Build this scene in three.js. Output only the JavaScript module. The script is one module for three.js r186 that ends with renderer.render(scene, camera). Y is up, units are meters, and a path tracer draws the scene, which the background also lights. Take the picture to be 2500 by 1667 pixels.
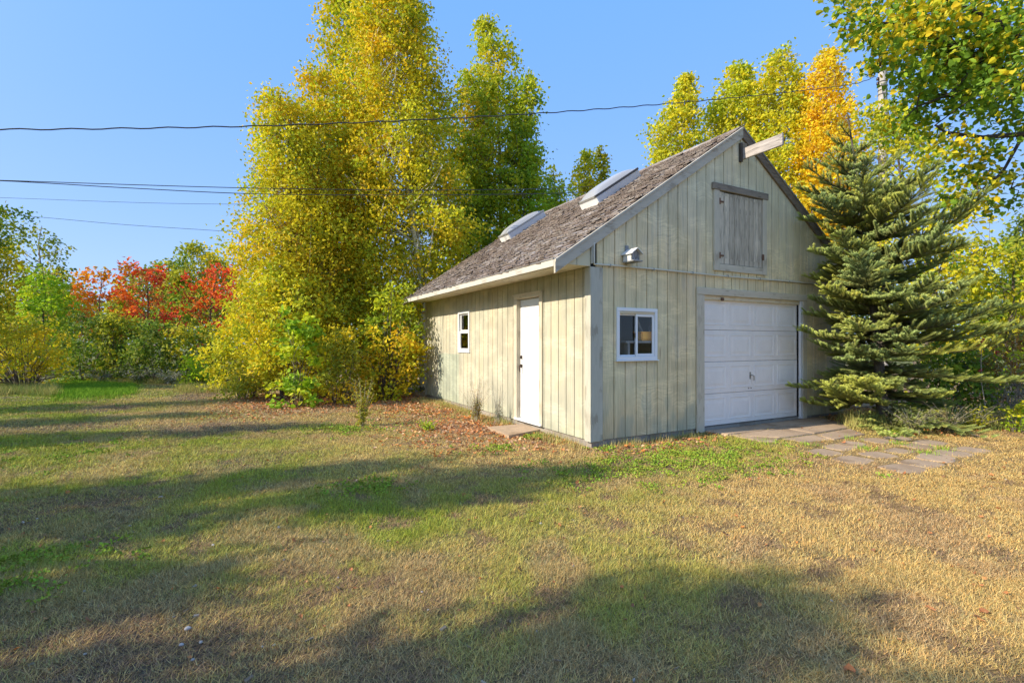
import * as THREE from 'three';
import { mergeGeometries } from 'three/addons/utils/BufferGeometryUtils.js';

/* ---------- camera, sky, sun, exposure ---------- */
const F = 1211.7, V0 = 835.7, YAW = 0.4933;                      // lens measured from the building's own lines
const CAM = new THREE.Vector3(-4.116, 1.337, 5.405);
const FW = new THREE.Vector3(Math.sin(YAW), 0, -Math.cos(YAW)), RT = new THREE.Vector3(Math.cos(YAW), 0, Math.sin(YAW));
const scene = new THREE.Scene();
const camera = new THREE.PerspectiveCamera(69.05, 1024 / 682, 0.1, 1500);
camera.position.copy(CAM);
camera.lookAt(CAM.clone().addScaledVector(FW, 100).add(new THREE.Vector3(0, 0.18, 0)));
const SUN = new THREE.Vector3(-1, 0.61, -0.12).normalize();
const sun = new THREE.DirectionalLight(new THREE.Color(1.0, 0.90, 0.74), 5.0);
sun.position.copy(SUN).multiplyScalar(60); sun.target.position.set(0, 0, 0);
sun.castShadow = true; sun.shadow.mapSize.set(4096, 4096);
Object.assign(sun.shadow.camera, { left: -35, right: 35, top: 35, bottom: -35, near: 1, far: 160 });
scene.add(sun, sun.target);
{ // clear autumn sky: deep blue overhead, paler and slightly warmer to the horizon, a soft brightening towards the sun
  const W = 512, H = 256, d = new Float32Array(W * H * 4), v = new THREE.Vector3();
  for (let j = 0; j < H; j++) for (let i = 0; i < W; i++) {
    const el = ((j + 0.5) / H - 0.5) * Math.PI, az = ((i + 0.5) / W - 0.5) * 2 * Math.PI;
    v.set(Math.cos(el) * Math.cos(az), Math.sin(el), Math.cos(el) * Math.sin(az));
    const s = Math.max(0, Math.sin(el)), h = Math.exp(-s * 4.2), g = Math.max(0, v.dot(SUN));
    const glow = 0.5 * Math.pow(g, 4);
    const c = [0.135 + 0.36 * h + glow, 0.35 + 0.32 * h + glow * 0.93, 0.84 + 0.05 * h + glow * 0.75];
    const k = (j * W + i) * 4;
    for (let q = 0; q < 3; q++) d[k + q] = c[q];
    if (el < 0) { d[k] = 0.25; d[k + 1] = 0.25; d[k + 2] = 0.2; }
    d[k + 3] = 1;
  }
  const t = new THREE.DataTexture(d, W, H, THREE.RGBAFormat, THREE.FloatType);
  t.mapping = THREE.EquirectangularReflectionMapping; t.magFilter = THREE.LinearFilter; t.minFilter = THREE.LinearFilter; t.needsUpdate = true;
  scene.background = t; scene.environment = t;
}
const renderer = new THREE.WebGLRenderer({ antialias: true });
renderer.setSize(1024, 682);
renderer.toneMapping = THREE.LinearToneMapping; renderer.toneMappingExposure = 1.32;
renderer.shadowMap.enabled = true; renderer.shadowMap.type = THREE.PCFSoftShadowMap;

/* ---------- helpers ---------- */
function rng(seed) { let a = seed >>> 0; return () => { a = (a + 0x6D2B79F5) >>> 0; let t = Math.imul(a ^ (a >>> 15), 1 | a); t = (t + Math.imul(t ^ (t >>> 7), 61 | t)) ^ t; return ((t ^ (t >>> 14)) >>> 0) / 4294967296; }; }
const gaussOf = r => () => { let u = 0; while (u === 0) u = r(); return Math.sqrt(-2 * Math.log(u)) * Math.cos(6.283185 * r()); };
const clamp = (x, a = 0, b = 1) => Math.min(b, Math.max(a, x)), lerp = (a, b, t) => a + (b - a) * t, sstep = (a, b, x) => { const t = clamp((x - a) / (b - a)); return t * t * (3 - 2 * t); };
const mix3 = (a, b, t) => [lerp(a[0], b[0], t), lerp(a[1], b[1], t), lerp(a[2], b[2], t)];
function hash2(x, y) { let h = Math.imul(x, 374761393) + Math.imul(y, 668265263) | 0; h = Math.imul(h ^ (h >>> 13), 1274126177); return ((h ^ (h >>> 16)) >>> 0) / 4294967296; }
function vn(x, y) { const i = Math.floor(x), j = Math.floor(y); let u = x - i, v = y - j; u = u * u * (3 - 2 * u); v = v * v * (3 - 2 * v); const a = hash2(i, j), b = hash2(i + 1, j), c = hash2(i, j + 1), d = hash2(i + 1, j + 1); return a + (b - a) * u + (c - a) * v + (a - b - c + d) * u * v; }
const fbm = (x, y, o = 4) => { let s = 0, a = 0.5, t = 0; for (let k = 0; k < o; k++) { s += a * vn(x + k * 17.3, y - k * 9.1); t += a; a *= 0.5; x *= 2.03; y *= 2.03; } return s / t; };
const toS = c => Math.round(255 * clamp(c <= 0.0031308 ? 12.92 * c : 1.055 * Math.pow(c, 1 / 2.4) - 0.055));
function tex(w, h, f, wrap = THREE.RepeatWrapping) {               // f(i, j) -> linear colour
  const d = new Uint8Array(w * h * 4);
  for (let j = 0; j < h; j++) for (let i = 0; i < w; i++) { const c = f(i, j), k = (j * w + i) * 4; d[k] = toS(c[0]); d[k + 1] = toS(c[1]); d[k + 2] = toS(c[2]); d[k + 3] = 255; }
  const t = new THREE.DataTexture(d, w, h); t.colorSpace = THREE.SRGBColorSpace; t.magFilter = THREE.LinearFilter; t.minFilter = THREE.LinearFilter; t.wrapS = t.wrapT = wrap; t.needsUpdate = true; return t;
}
const taken = new Map();
function numbered(n) { const k = taken.get(n) || 0; taken.set(n, k + 1); return k ? `${n}_${String(k).padStart(3, '0')}` : n; }
function tag(o, label, category, group, kind) { if (label) o.userData.label = label; if (category) o.userData.category = category; if (group) o.userData.group = group; if (kind) o.userData.kind = kind; return o; }
function thing(name, label, category, [x, y, z] = [0, 0, 0], group, kind) { const g = new THREE.Group(); g.name = numbered(name); g.position.set(x, y, z); scene.add(g); return tag(g, label, category, group, kind); }
function addMesh(name, geo, mat, parent) { const m = new THREE.Mesh(geo, mat); m.name = parent === scene ? numbered(name) : name; m.castShadow = m.receiveShadow = true; parent.add(m); return m; }
function sub(name, parent) { const g = new THREE.Group(); g.name = name; parent.add(g); return g; }
const atPx = (u, v, D) => CAM.clone().addScaledVector(FW, D).addScaledVector(RT, (u - 1250) / F * D).setY(CAM.y + (V0 - v) / F * D);
const GY = -0.09;
function gy(x, z) { return GY + 0.03 * (fbm(x * 0.35 + 40, z * 0.35 + 7, 2) - 0.5) + 0.012 * (vn(x * 2.1, z * 2.1) - 0.5) + 0.03 * sstep(1.6, 2.4, x) * sstep(1.6, 0.6, Math.abs(z - 0.2)); }

/* mesh collector: flat shaded triangles with uv in metres and optional colours */
class MB {
  constructor() { this.p = []; this.u = []; this.c = []; this.col = null; this.r = rng(5); }
  tri(a, b, c, ua, ub, uc) { this.p.push(...a, ...b, ...c); this.u.push(...ua, ...ub, ...uc); if (this.col) for (let k = 0; k < 3; k++) this.c.push(...this.col); }
  quad(a, b, c, d, ua, ub, uc, ud) { this.tri(a, b, c, ua, ub, uc); this.tri(a, c, d, ua, uc, ud); }
  face(pts, grain, off, center) {                                     // convex polygon, planar uv; faces away from centre
    const A = new THREE.Vector3(...pts[0]), n = new THREE.Vector3().subVectors(new THREE.Vector3(...pts[1]), A).cross(new THREE.Vector3().subVectors(new THREE.Vector3(...pts[2]), A));
    if (center && n.dot(new THREE.Vector3(A.x - center[0], A.y - center[1], A.z - center[2])) < 0) pts = pts.slice().reverse();
    const an = [Math.abs(n.x), Math.abs(n.y), Math.abs(n.z)], ax = an.indexOf(Math.max(...an));
    let [i, j] = [[1, 2], [0, 2], [0, 1]][ax]; if (i === grain) [i, j] = [j, i]; else if (j !== grain && grain !== ax) [i, j] = [j, i];
    const uv = pts.map(q => [q[i] + off[0], q[j] + off[1]]);
    for (let k = 1; k + 1 < pts.length; k++) this.tri(pts[0], pts[k], pts[k + 1], uv[0], uv[k], uv[k + 1]);
  }
  box(x0, x1, y0, y1, z0, z1, { b = 0.003, grain = 1, off } = {}) {
    off = off || [this.r() * 3, this.r() * 3];
    const C = [(x0 + x1) / 2, (y0 + y1) / 2, (z0 + z1) / 2], h = [Math.abs(x1 - x0) / 2, Math.abs(y1 - y0) / 2, Math.abs(z1 - z0) / 2]; b = Math.min(b, ...h.map(q => q * 0.45));
    const P = (s, f) => [0, 1, 2].map(a => C[a] + s[a] * (a === f ? h[a] : h[a] - b));
    for (let a = 0; a < 3; a++) { const i = (a + 1) % 3, j = (a + 2) % 3; for (const s of [-1, 1]) { const q = [[-1, -1], [1, -1], [1, 1], [-1, 1]].map(([m, n]) => { const t = [0, 0, 0]; t[a] = s; t[i] = m; t[j] = n; return P(t, a); }); this.face(q, grain, off, C); } }
    if (b > 0) {
      for (let a = 0; a < 3; a++) { const i = (a + 1) % 3, j = (a + 2) % 3; for (const m of [-1, 1]) for (const n of [-1, 1]) { const s0 = [0, 0, 0], s1 = [0, 0, 0]; s0[a] = -1; s1[a] = 1; s0[i] = s1[i] = m; s0[j] = s1[j] = n; this.face([P(s0, i), P(s1, i), P(s1, j), P(s0, j)], grain, off, C); } }
      for (const m of [-1, 1]) for (const n of [-1, 1]) for (const o of [-1, 1]) this.face([P([m, n, o], 0), P([m, n, o], 1), P([m, n, o], 2)], grain, off, C);
    }
    return this;
  }
  prism(poly, a0, a1, axis, grain = 1, off) {                         // polygon in the other two axes (in order), pushed from a0 to a1 along axis
    off = off || [this.r() * 3, this.r() * 3];
    const put = (q, a) => axis === 0 ? [a, q[0], q[1]] : axis === 1 ? [q[0], a, q[1]] : [q[0], q[1], a];
    const lo = poly.map(q => put(q, a0)), hi = poly.map(q => put(q, a1)), n = poly.length, C = [0, 1, 2].map(k => [...lo, ...hi].reduce((s, q) => s + q[k], 0) / (2 * n));
    this.face(lo, grain, off, C); this.face(hi, grain, off, C);
    for (let k = 0; k < n; k++) { const m = (k + 1) % n; this.face([lo[k], lo[m], hi[m], hi[k]], grain, off, C); }
    return this;
  }
  geo() {
    const g = new THREE.BufferGeometry(); g.setAttribute('position', new THREE.Float32BufferAttribute(this.p, 3)); g.setAttribute('uv', new THREE.Float32BufferAttribute(this.u, 2));
    if (this.c.length) g.setAttribute('color', new THREE.Float32BufferAttribute(this.c, 3));
    g.computeVertexNormals(); return g;
  }
  build(name, mat, parent) { return addMesh(name, this.geo(), mat, parent); }
}
function tube(points, radii, sides = 6, cap = true) {                  // tapered tube with smooth normals, uv in metres
  const P = points.map(p => p.isVector3 ? p : new THREE.Vector3(...p)), pos = [], uv = [], idx = [], T = new THREE.Vector3(), N = new THREE.Vector3(0.3, 0.2, 1), B = new THREE.Vector3(); let len = 0;
  for (let i = 0; i < P.length; i++) {
    T.subVectors(P[Math.min(i + 1, P.length - 1)], P[Math.max(i - 1, 0)]).normalize();
    N.addScaledVector(T, -N.dot(T)); if (N.lengthSq() < 1e-4) N.set(T.y, T.z, T.x).addScaledVector(T, -(T.y * T.x + T.z * T.y + T.x * T.z)); N.normalize(); B.crossVectors(T, N);
    if (i) len += P[i].distanceTo(P[i - 1]);
    for (let k = 0; k <= sides; k++) { const a = k / sides * Math.PI * 2, c = Math.cos(a), s = Math.sin(a), r = radii[i]; pos.push(P[i].x + (N.x * c + B.x * s) * r, P[i].y + (N.y * c + B.y * s) * r, P[i].z + (N.z * c + B.z * s) * r); uv.push(k / sides * 2 * Math.PI * radii[0], len); }
  }
  const w = sides + 1;
  for (let i = 0; i + 1 < P.length; i++) for (let k = 0; k < sides; k++) { const a = i * w + k; idx.push(a, a + 1, a + w, a + 1, a + w + 1, a + w); }
  if (cap) for (const [r, f] of [[0, 1], [P.length - 1, 0]]) for (let k = 1; k + 1 < sides; k++) { const o = r * w; f ? idx.push(o, o + k + 1, o + k) : idx.push(o, o + k, o + k + 1); }
  const g = new THREE.BufferGeometry(); g.setAttribute('position', new THREE.Float32BufferAttribute(pos, 3)); g.setAttribute('uv', new THREE.Float32BufferAttribute(uv, 2)); g.setIndex(idx); g.computeVertexNormals(); return g;
}
const shift = (g, v) => g.translate(-v.x, -v.y, -v.z);

/* ---------- materials ---------- */
const L = (r, g, b) => new THREE.Color().setRGB(r, g, b);
const std = o => new THREE.MeshStandardMaterial({ side: THREE.DoubleSide, roughness: 0.85, ...o });
const woodTex = tex(512, 1024, (i, j) => {                             // neutral weathered wood, grain along v
  const x = i / 512, y = j / 1024, w = fbm(x * 4, y * 3, 3), g = vn(x * 64 + w * 5, y * 9), g2 = vn(x * 170, y * 24), st = vn(x * 20 + w * 2, y * 3.5);
  let v = 0.66 + 0.22 * (g - 0.5) + 0.16 * (g2 - 0.5) + 0.3 * (st - 0.5) + 0.2 * (w - 0.5);
  if (vn(x * 40 + w * 3, y * 5 + 50) > 0.84) v *= 0.62;
  return [v * 1.0, v * 0.99, v * 0.97];
});
woodTex.repeat.set(1 / 0.5, 1 / 1.0);
const paintTex = tex(512, 1024, (i, j) => {                            // old paint over wood: mostly sound, worn along the grain
  const x = i / 512, y = j / 1024, w = fbm(x * 7, y * 6, 4), g = vn(x * 90 + w * 4, y * 12), s = fbm(x * 14 + 9, y * 7, 3);
  let v = 0.86 + 0.1 * (g - 0.5) + 0.14 * (s - 0.5), c = [v, v, v];
  const worn = sstep(0.62, 0.74, w * 0.75 + g * 0.3); c = mix3(c, [v * 0.62, v * 0.57, v * 0.52], worn * 0.75); return c;
});
paintTex.repeat.set(1 / 0.6, 1 / 1.2);
const wood = (r, g, b, o = {}) => std({ map: woodTex, bumpMap: woodTex, bumpScale: 0.004, color: L(r, g, b), roughness: 0.9, ...o });
const painted = (r, g, b, o = {}) => std({ map: paintTex, bumpMap: paintTex, bumpScale: 0.0025, color: L(r, g, b), roughness: 0.75, ...o });
function sidingTex(w, h, W, H, seed, paint) {                          // rough-sawn panelling: saw marks across, grain along, blotches, boards of slightly different tone
  return tex(w, h, (i, j) => {
    const x = i / w * W, y = j / h * H, bl = fbm(x * 1.1 + seed, y * 0.7, 4), bl2 = fbm(x * 5 + seed, y * 2.2, 3), g = vn(x * 80 + bl2 * 6, y * 2.5 + bl * 4), g2 = vn(x * 210 + bl2 * 9, y * 14), saw = vn(x * 9 + seed + y * 3, y * 95 + bl2 * 14) * sstep(0.35, 0.7, fbm(x * 3 + 2, y * 6 + seed, 2)), bd = hash2(Math.floor((x - 0.197) / 0.2032) + seed, 3);
    const v = 1 + 0.24 * (bl - 0.5) + 0.34 * (bl2 - 0.5) + 0.18 * (g - 0.5) + 0.14 * (g2 - 0.5) + 0.28 * (saw - 0.2) + 0.08 * (bd - 0.5);
    const bx = ((x - 0.197) / 0.2032 + 40) % 1, nail = (Math.abs(bx - 0.09) < 0.016 || Math.abs(bx - 0.91) < 0.016) && (y * 2.5 + bd * 0.2) % 1 < 0.012 ? 0.55 : 1;
    return paint(x, y, v * nail, bl, bl2, g, bd);
  }, THREE.ClampToEdgeWrapping);
}
const gableTex = sidingTex(2048, 1640, 6.2, 5, 3, (x, y, v, bl, bl2, g, bd) => {
  let c = mix3([0.80, 0.64, 0.36], [0.72, 0.61, 0.36], sstep(0.35, 0.65, bl)); c = mix3(c, [0.66, 0.53, 0.34], sstep(0.5, 0.7, bl2) * 0.5);
  c = mix3(c, [0.45, 0.45, 0.30], sstep(1.0, 0.1, y) * sstep(0.4, 0.65, bl2) * 0.6);
  c = mix3(c, [0.55, 0.55, 0.42], sstep(2.4, 3.6, y) * 0.5);
  c = mix3(c, [0.34, 0.34, 0.27], sstep(0.6, 0.8, vn(x * 26, y * 0.8) * 0.6 + bl2 * 0.45) * 0.25); c = mix3(c, [0.30, 0.29, 0.2], sstep(0.5, 0.0, y) * bl2 * 0.6); const drip = sstep(0.16, 0.02, 1.09 - y) * sstep(0, 0.02, 1.09 - y) * (x > 0.44 && x < 1.2 ? 1 : 0) * g; c = mix3(c, [0.25, 0.22, 0.17], drip * 0.7);
  const rust = sstep(0.02, 0.0, Math.abs(x - 1.27)) * sstep(0.12, 0.02, Math.abs(y - 1.18)); c = mix3(c, [0.36, 0.19, 0.11], rust * 0.6);
  return [c[0] * v, c[1] * v, c[2] * v];
});
const sideTex = sidingTex(2048, 720, 7.1, 2.5, 11, (x, y, v, bl, bl2, g) => {   // x runs from the near corner back
  let c = mix3([0.52, 0.475, 0.345], [0.45, 0.43, 0.32], sstep(0.35, 0.65, bl)); c = mix3(c, [0.54, 0.44, 0.285], sstep(0.5, 0.7, bl2) * 0.5);
  if (y < 1.072 + 0.006 * vn(x * 9, 3) && x > 4.71 && x < 6.03) c = mix3(c, [0.33, 0.38, 0.28], 0.75);
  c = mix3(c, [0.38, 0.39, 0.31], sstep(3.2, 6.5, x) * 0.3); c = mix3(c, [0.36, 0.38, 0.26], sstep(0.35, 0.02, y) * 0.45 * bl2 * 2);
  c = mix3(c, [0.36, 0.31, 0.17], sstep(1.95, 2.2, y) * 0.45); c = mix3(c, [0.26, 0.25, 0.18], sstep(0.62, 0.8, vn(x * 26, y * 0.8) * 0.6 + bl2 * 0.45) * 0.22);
  return [c[0] * v, c[1] * v, c[2] * v];
});
const M = {
  gable: std({ map: gableTex, bumpMap: gableTex, bumpScale: 0.004, roughness: 0.88 }),
  side: std({ map: sideTex, bumpMap: sideTex, bumpScale: 0.004, roughness: 0.88 }),
  dark: std({ color: L(0.03, 0.024, 0.018), roughness: 0.95 }),
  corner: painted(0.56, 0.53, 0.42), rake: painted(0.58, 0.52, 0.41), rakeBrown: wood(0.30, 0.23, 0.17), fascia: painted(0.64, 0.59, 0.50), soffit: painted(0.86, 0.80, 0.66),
  trim: painted(0.68, 0.60, 0.44), loftTrim: painted(0.64, 0.58, 0.44), loftPlank: [wood(0.84, 0.75, 0.58), wood(0.68, 0.60, 0.46), wood(0.95, 0.86, 0.68)], loftTop: wood(0.34, 0.29, 0.23),
  beam: wood(0.62, 0.55, 0.50), beamDark: wood(0.1, 0.085, 0.07), grey: wood(0.34, 0.33, 0.31),
  white: std({ color: L(0.72, 0.72, 0.71), roughness: 0.42 }), vinyl: std({ color: L(0.82, 0.82, 0.80), roughness: 0.4 }), cream: painted(0.80, 0.68, 0.46),
  bronze: std({ color: L(0.07, 0.05, 0.04), roughness: 0.4, metalness: 0.8 }), steel: std({ color: L(0.35, 0.33, 0.29), roughness: 0.45, metalness: 0.7 }), rust: std({ color: L(0.16, 0.085, 0.05), roughness: 0.9 }),
  conduit: std({ color: L(0.62, 0.58, 0.47), roughness: 0.5 }),
  glass: new THREE.MeshPhysicalMaterial({ color: L(0.96, 0.98, 0.97), transmission: 1, thickness: 0, roughness: 0.0, ior: 1.5, side: THREE.DoubleSide }),
  curbWhite: std({ color: L(0.85, 0.84, 0.81), roughness: 0.45 }), curbMetal: std({ color: L(0.62, 0.64, 0.66), roughness: 0.35, metalness: 0.5 }), frameDark: std({ color: L(0.07, 0.065, 0.06), roughness: 0.5 }), frameLight: std({ color: L(0.4, 0.39, 0.36), roughness: 0.5, metalness: 0.4 }),
  dome: new THREE.MeshPhysicalMaterial({ color: L(0.5, 0.5, 0.5), transmission: 0.35, thickness: 0, roughness: 0.35, side: THREE.DoubleSide }),
  deck: wood(0.2, 0.17, 0.15),
};
const doorTex = tex(512, 512, (i, j) => { const a = fbm(i / 70, j / 70, 4), b = vn(i / 6, j / 6), v = 0.9 + 0.09 * (a - 0.5) + 0.03 * (b - 0.5); const d = sstep(0.66, 0.78, fbm(i / 30 + 7, j / 110, 3)) * 0.03; return [v - d, v - d * 1.1, v - d * 1.25]; });
M.garageDoor = std({ map: doorTex, color: L(0.96, 0.89, 0.80), roughness: 0.5 });
const concTex = tex(1024, 1024, (i, j) => { const x = i / 1024 * 2, y = j / 1024 * 2, a = fbm(x * 3, y * 3, 5), b = vn(x * 120, y * 120), c = fbm(x * 22, y * 22, 2); let v = 0.36 + 0.16 * (a - 0.5) + 0.1 * (b - 0.5) + 0.08 * (c - 0.5); const st = sstep(0.55, 0.7, fbm(x * 2 + 5, y * 2, 4)); return mix3([v * 1.12, v * 0.97, v * 0.79], [v * 0.78, v * 0.62, v * 0.44], st * 0.7); });
concTex.repeat.set(0.5, 0.5);
M.concrete = std({ map: concTex, bumpMap: concTex, bumpScale: 0.008, color: L(0.98, 0.80, 0.62), roughness: 0.95 });
M.foundation = std({ map: concTex, bumpMap: concTex, bumpScale: 0.006, color: L(0.8, 0.82, 0.85), roughness: 0.95 });

/* ---------- ground: one sheet out to the horizon ---------- */
const lit = (x, z) => { // how much dry leaf litter lies here
  const wall = sstep(-2.7, -0.6, x) * sstep(0.5, -1.2, z) * sstep(0.6, 0, x), wood = sstep(-4.4, -6.4, z + 0.25 * (x + 3)) * sstep(-5.4, -3.2, x) * 0.85;
  const gable = sstep(0.95, 0.25, z) * sstep(-0.4, 0.2, x) * sstep(2.4, 1.6, x), spruce = sstep(2.1, 1.0, z - 0.12 * (x - 4)) * sstep(4.6, 5.4, x);
  return clamp(Math.max(wall, wood, gable * 0.7, spruce * 0.9) * (0.8 + 0.8 * (fbm(x * 0.9 + 3, z * 0.9, 3) - 0.3)));
};
const greenAt = (x, z) => { // how green the grass is
  let g = 0.4 + 1.2 * (fbm(x * 0.3 + 11, z * 0.42 + 5, 4) - 0.5) + 0.9 * (fbm(x * 1.3, z * 1.3, 3) - 0.5);
  g += 0.55 * sstep(-4.3, -7.2, x - 0.15 * z) + 0.3 * sstep(-1.5, -4.5, x) + 0.42 * Math.exp(-((x - 0.6) ** 2 / 2.6 + (z - 1.2) ** 2 / 0.5)) + 0.3 * Math.exp(-((x + 0.6) ** 2 / 1.2 + (z - 1.2) ** 2 / 0.5));
  g += 0.9 * sstep(-11.4, -12.6, z) * sstep(-6.8, -7.6, x); g -= 0.26 * sstep(1.4, 2.4, z) * sstep(-5.4, -4.4, x); g -= 0.28 * sstep(0.8, 2.2, x - z * 0.3 + 1.6) * sstep(1.3, 2.2, z);
  g -= 0.35 * Math.exp(-((x + 4.2) ** 2 / 3 + (z + 7.4) ** 2 / 1.4)); return clamp(g);
};
const bareAt = (x, z) => clamp(sstep(0.56, 0.72, fbm(x * 0.75 + 30, z * 0.75 + 12, 4)) * 0.7 * sstep(-1.6, -3.2, x) + 0.85 * sstep(0.35, 0.95, fbm(x * 1.6, z * 1.6 + 9, 3) + 0.35) * Math.exp(-((x + 4.6) ** 2 / 2.4 + (z - 2.75) ** 2 / 0.9)));
const STRAW = [0.49, 0.325, 0.115], GREEN = [0.235, 0.275, 0.025], DIRT = [0.12, 0.083, 0.055], LITTER = [0.40, 0.19, 0.09];
const gtex = tex(2048, 2048, (i, j) => {
  const x = -20 + i / 2048 * 32, z = -22 + j / 2048 * 32, n = vn(x * 30, z * 30), f = fbm(x * 9, z * 9, 2);
  let c = mix3(mix3(STRAW, GREEN, greenAt(x, z)), DIRT, clamp(0.35 + bareAt(x, z) * 0.65)); c = mix3(c, mix3(LITTER, [0.42, 0.3, 0.19], f), lit(x, z) * 0.8);
  const v = 0.5 + 0.4 * n + 0.3 * (f - 0.5); return [c[0] * v, c[1] * v, c[2] * v];
}, THREE.MirroredRepeatWrapping);
{
  const xs = [], zs = []; for (let x = -14; x <= 10.001; x += 0.2) xs.push(x); for (let z = -16; z <= 8.001; z += 0.2) zs.push(z);
  for (const d of [2, 5, 10, 20, 40, 90, 200, 500]) { xs.push(10 + d, -14 - d); zs.push(8 + d, -16 - d); } xs.sort((a, b) => a - b); zs.sort((a, b) => a - b);
  const p = [], u = [], ix = []; for (const z of zs) for (const x of xs) { p.push(x, gy(x, z), z); u.push((x + 20) / 32, (z + 22) / 32); }
  const w = xs.length; for (let j = 0; j + 1 < zs.length; j++) for (let i = 0; i + 1 < w; i++) { const a = j * w + i; ix.push(a, a + w, a + 1, a + 1, a + w, a + w + 1); }
  const g = new THREE.BufferGeometry(); g.setAttribute('position', new THREE.Float32BufferAttribute(p, 3)); g.setAttribute('uv', new THREE.Float32BufferAttribute(u, 2)); g.setIndex(ix); g.computeVertexNormals();
  tag(addMesh('ground', g, std({ map: gtex, bumpMap: gtex, bumpScale: 0.03, roughness: 1 }), scene), 'dry autumn lawn of straw and green patches around the wooden garage', null, null, 'structure');
}
/* ---------- paved apron ---------- */
const pavers = [];
{
  const apron = thing('paved_apron', 'grey concrete apron and sunken flagstones before the white overhead door', null, [0, 0, 0], null, 'structure'), r = rng(77);
  const slab = (pts, top, name) => { const m = new MB(), lo = GY - 0.06, c = pts.reduce((s, q) => [s[0] + q[0] / pts.length, s[1] + q[1] / pts.length], [0, 0]), inn = pts.map(q => { const dx = q[0] - c[0], dz = q[1] - c[1], l = Math.hypot(dx, dz); return [c[0] + dx * (1 - 0.018 / l), c[1] + dz * (1 - 0.018 / l)]; });
    const o = [r() * 2, r() * 2], C = [c[0], lo, c[1]]; m.face(inn.map(q => [q[0], top, q[1]]), 0, o, C);
    for (let k = 0; k < pts.length; k++) { const n = (k + 1) % pts.length; m.face([[inn[k][0], top, inn[k][1]], [inn[n][0], top, inn[n][1]], [pts[n][0], top - 0.012, pts[n][1]], [pts[k][0], top - 0.012, pts[k][1]]], 0, o, C); m.face([[pts[k][0], top - 0.012, pts[k][1]], [pts[n][0], top - 0.012, pts[n][1]], [pts[n][0], lo, pts[n][1]], [pts[k][0], lo, pts[k][1]]], 0, o, C); }
    pavers.push(pts); return m.build(name, M.concrete, apron); };
  const yA = -0.035;
  slab([[2.2, 0.03], [3.55, 0.03], [3.5, 0.36], [2.98, 0.42], [2.24, 0.4]], yA, 'concrete_slab');
  slab([[3.565, 0.03], [5.1, 0.03], [5.0, 0.42], [3.515, 0.36]], yA + 0.003, 'concrete_slab');
  slab([[2.25, 0.415], [2.98, 0.435], [3.5, 0.375], [3.47, 0.95], [2.72, 0.9], [2.6, 0.78]], yA - 0.003, 'concrete_slab');
  slab([[2.26, 0.5], [2.585, 0.79], [2.7, 0.915], [2.42, 1.04], [2.25, 0.95]], yA - 0.008, 'concrete_slab');
  slab([[3.515, 0.38], [4.98, 0.44], [4.55, 0.9], [3.485, 0.95]], yA, 'concrete_slab');
  slab([[2.72, 0.925], [3.46, 0.97], [3.3, 1.3], [2.75, 1.2]], yA - 0.02, 'paving_stone');
  slab([[3.485, 0.97], [4.5, 0.92], [4.2, 1.3], [3.33, 1.32]], yA - 0.02, 'paving_stone');
  for (const [x, z, a, b] of [[3.33, 1.56, .44, .3], [2.93, 1.6, .4, .34], [2.47, 1.66, .42, .36], [2.92, 2.07, .42, .34], [2.38, 2.07, .5, .38], [3.42, 2.08, .4, .3], [3.98, 2.06, .4, .34], [3.36, 2.5, .5, .38], [2.88, 2.55, .44, .38], [2.39, 2.58, .48, .36], [3.87, 2.48, .46, .4], [4.36, 2.5, .42, .36], [3.92, 1.6, .44, .36], [4.45, 2.02, .44, .36], [4.42, 1.62, .4, .3]]) {
    const n = 12, ph = r() * 6.28, t = (r() - 0.5) * 0.5, pts = []; for (let k = 0; k < n; k++) { const q = k / n * 6.283 + 0.39, e = Math.min(1.25, 1 / Math.max(Math.abs(Math.cos(q)), Math.abs(Math.sin(q)))) * 0.98, rr = 0.5 * (0.93 + 0.12 * r()), X = Math.cos(q) * e * a * rr, Z = Math.sin(q) * e * b * rr; pts.push([x + X * Math.cos(t) - Z * Math.sin(t), z + X * Math.sin(t) + Z * Math.cos(t)]); }
    slab(pts, gy(x, z) + 0.004 + r() * 0.008, 'paving_stone');
  }
}
const inPoly = (x, z, P) => { let s = false; for (let i = 0, j = P.length - 1; i < P.length; j = i++) if ((P[i][1] > z) !== (P[j][1] > z) && x < (P[j][0] - P[i][0]) * (z - P[i][1]) / (P[j][1] - P[i][1]) + P[i][0]) s = !s; return s; };
const onPaving = (x, z) => x > 2.1 && x < 5.2 && z < 3 && pavers.some(P => inPoly(x, z, P));

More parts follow.
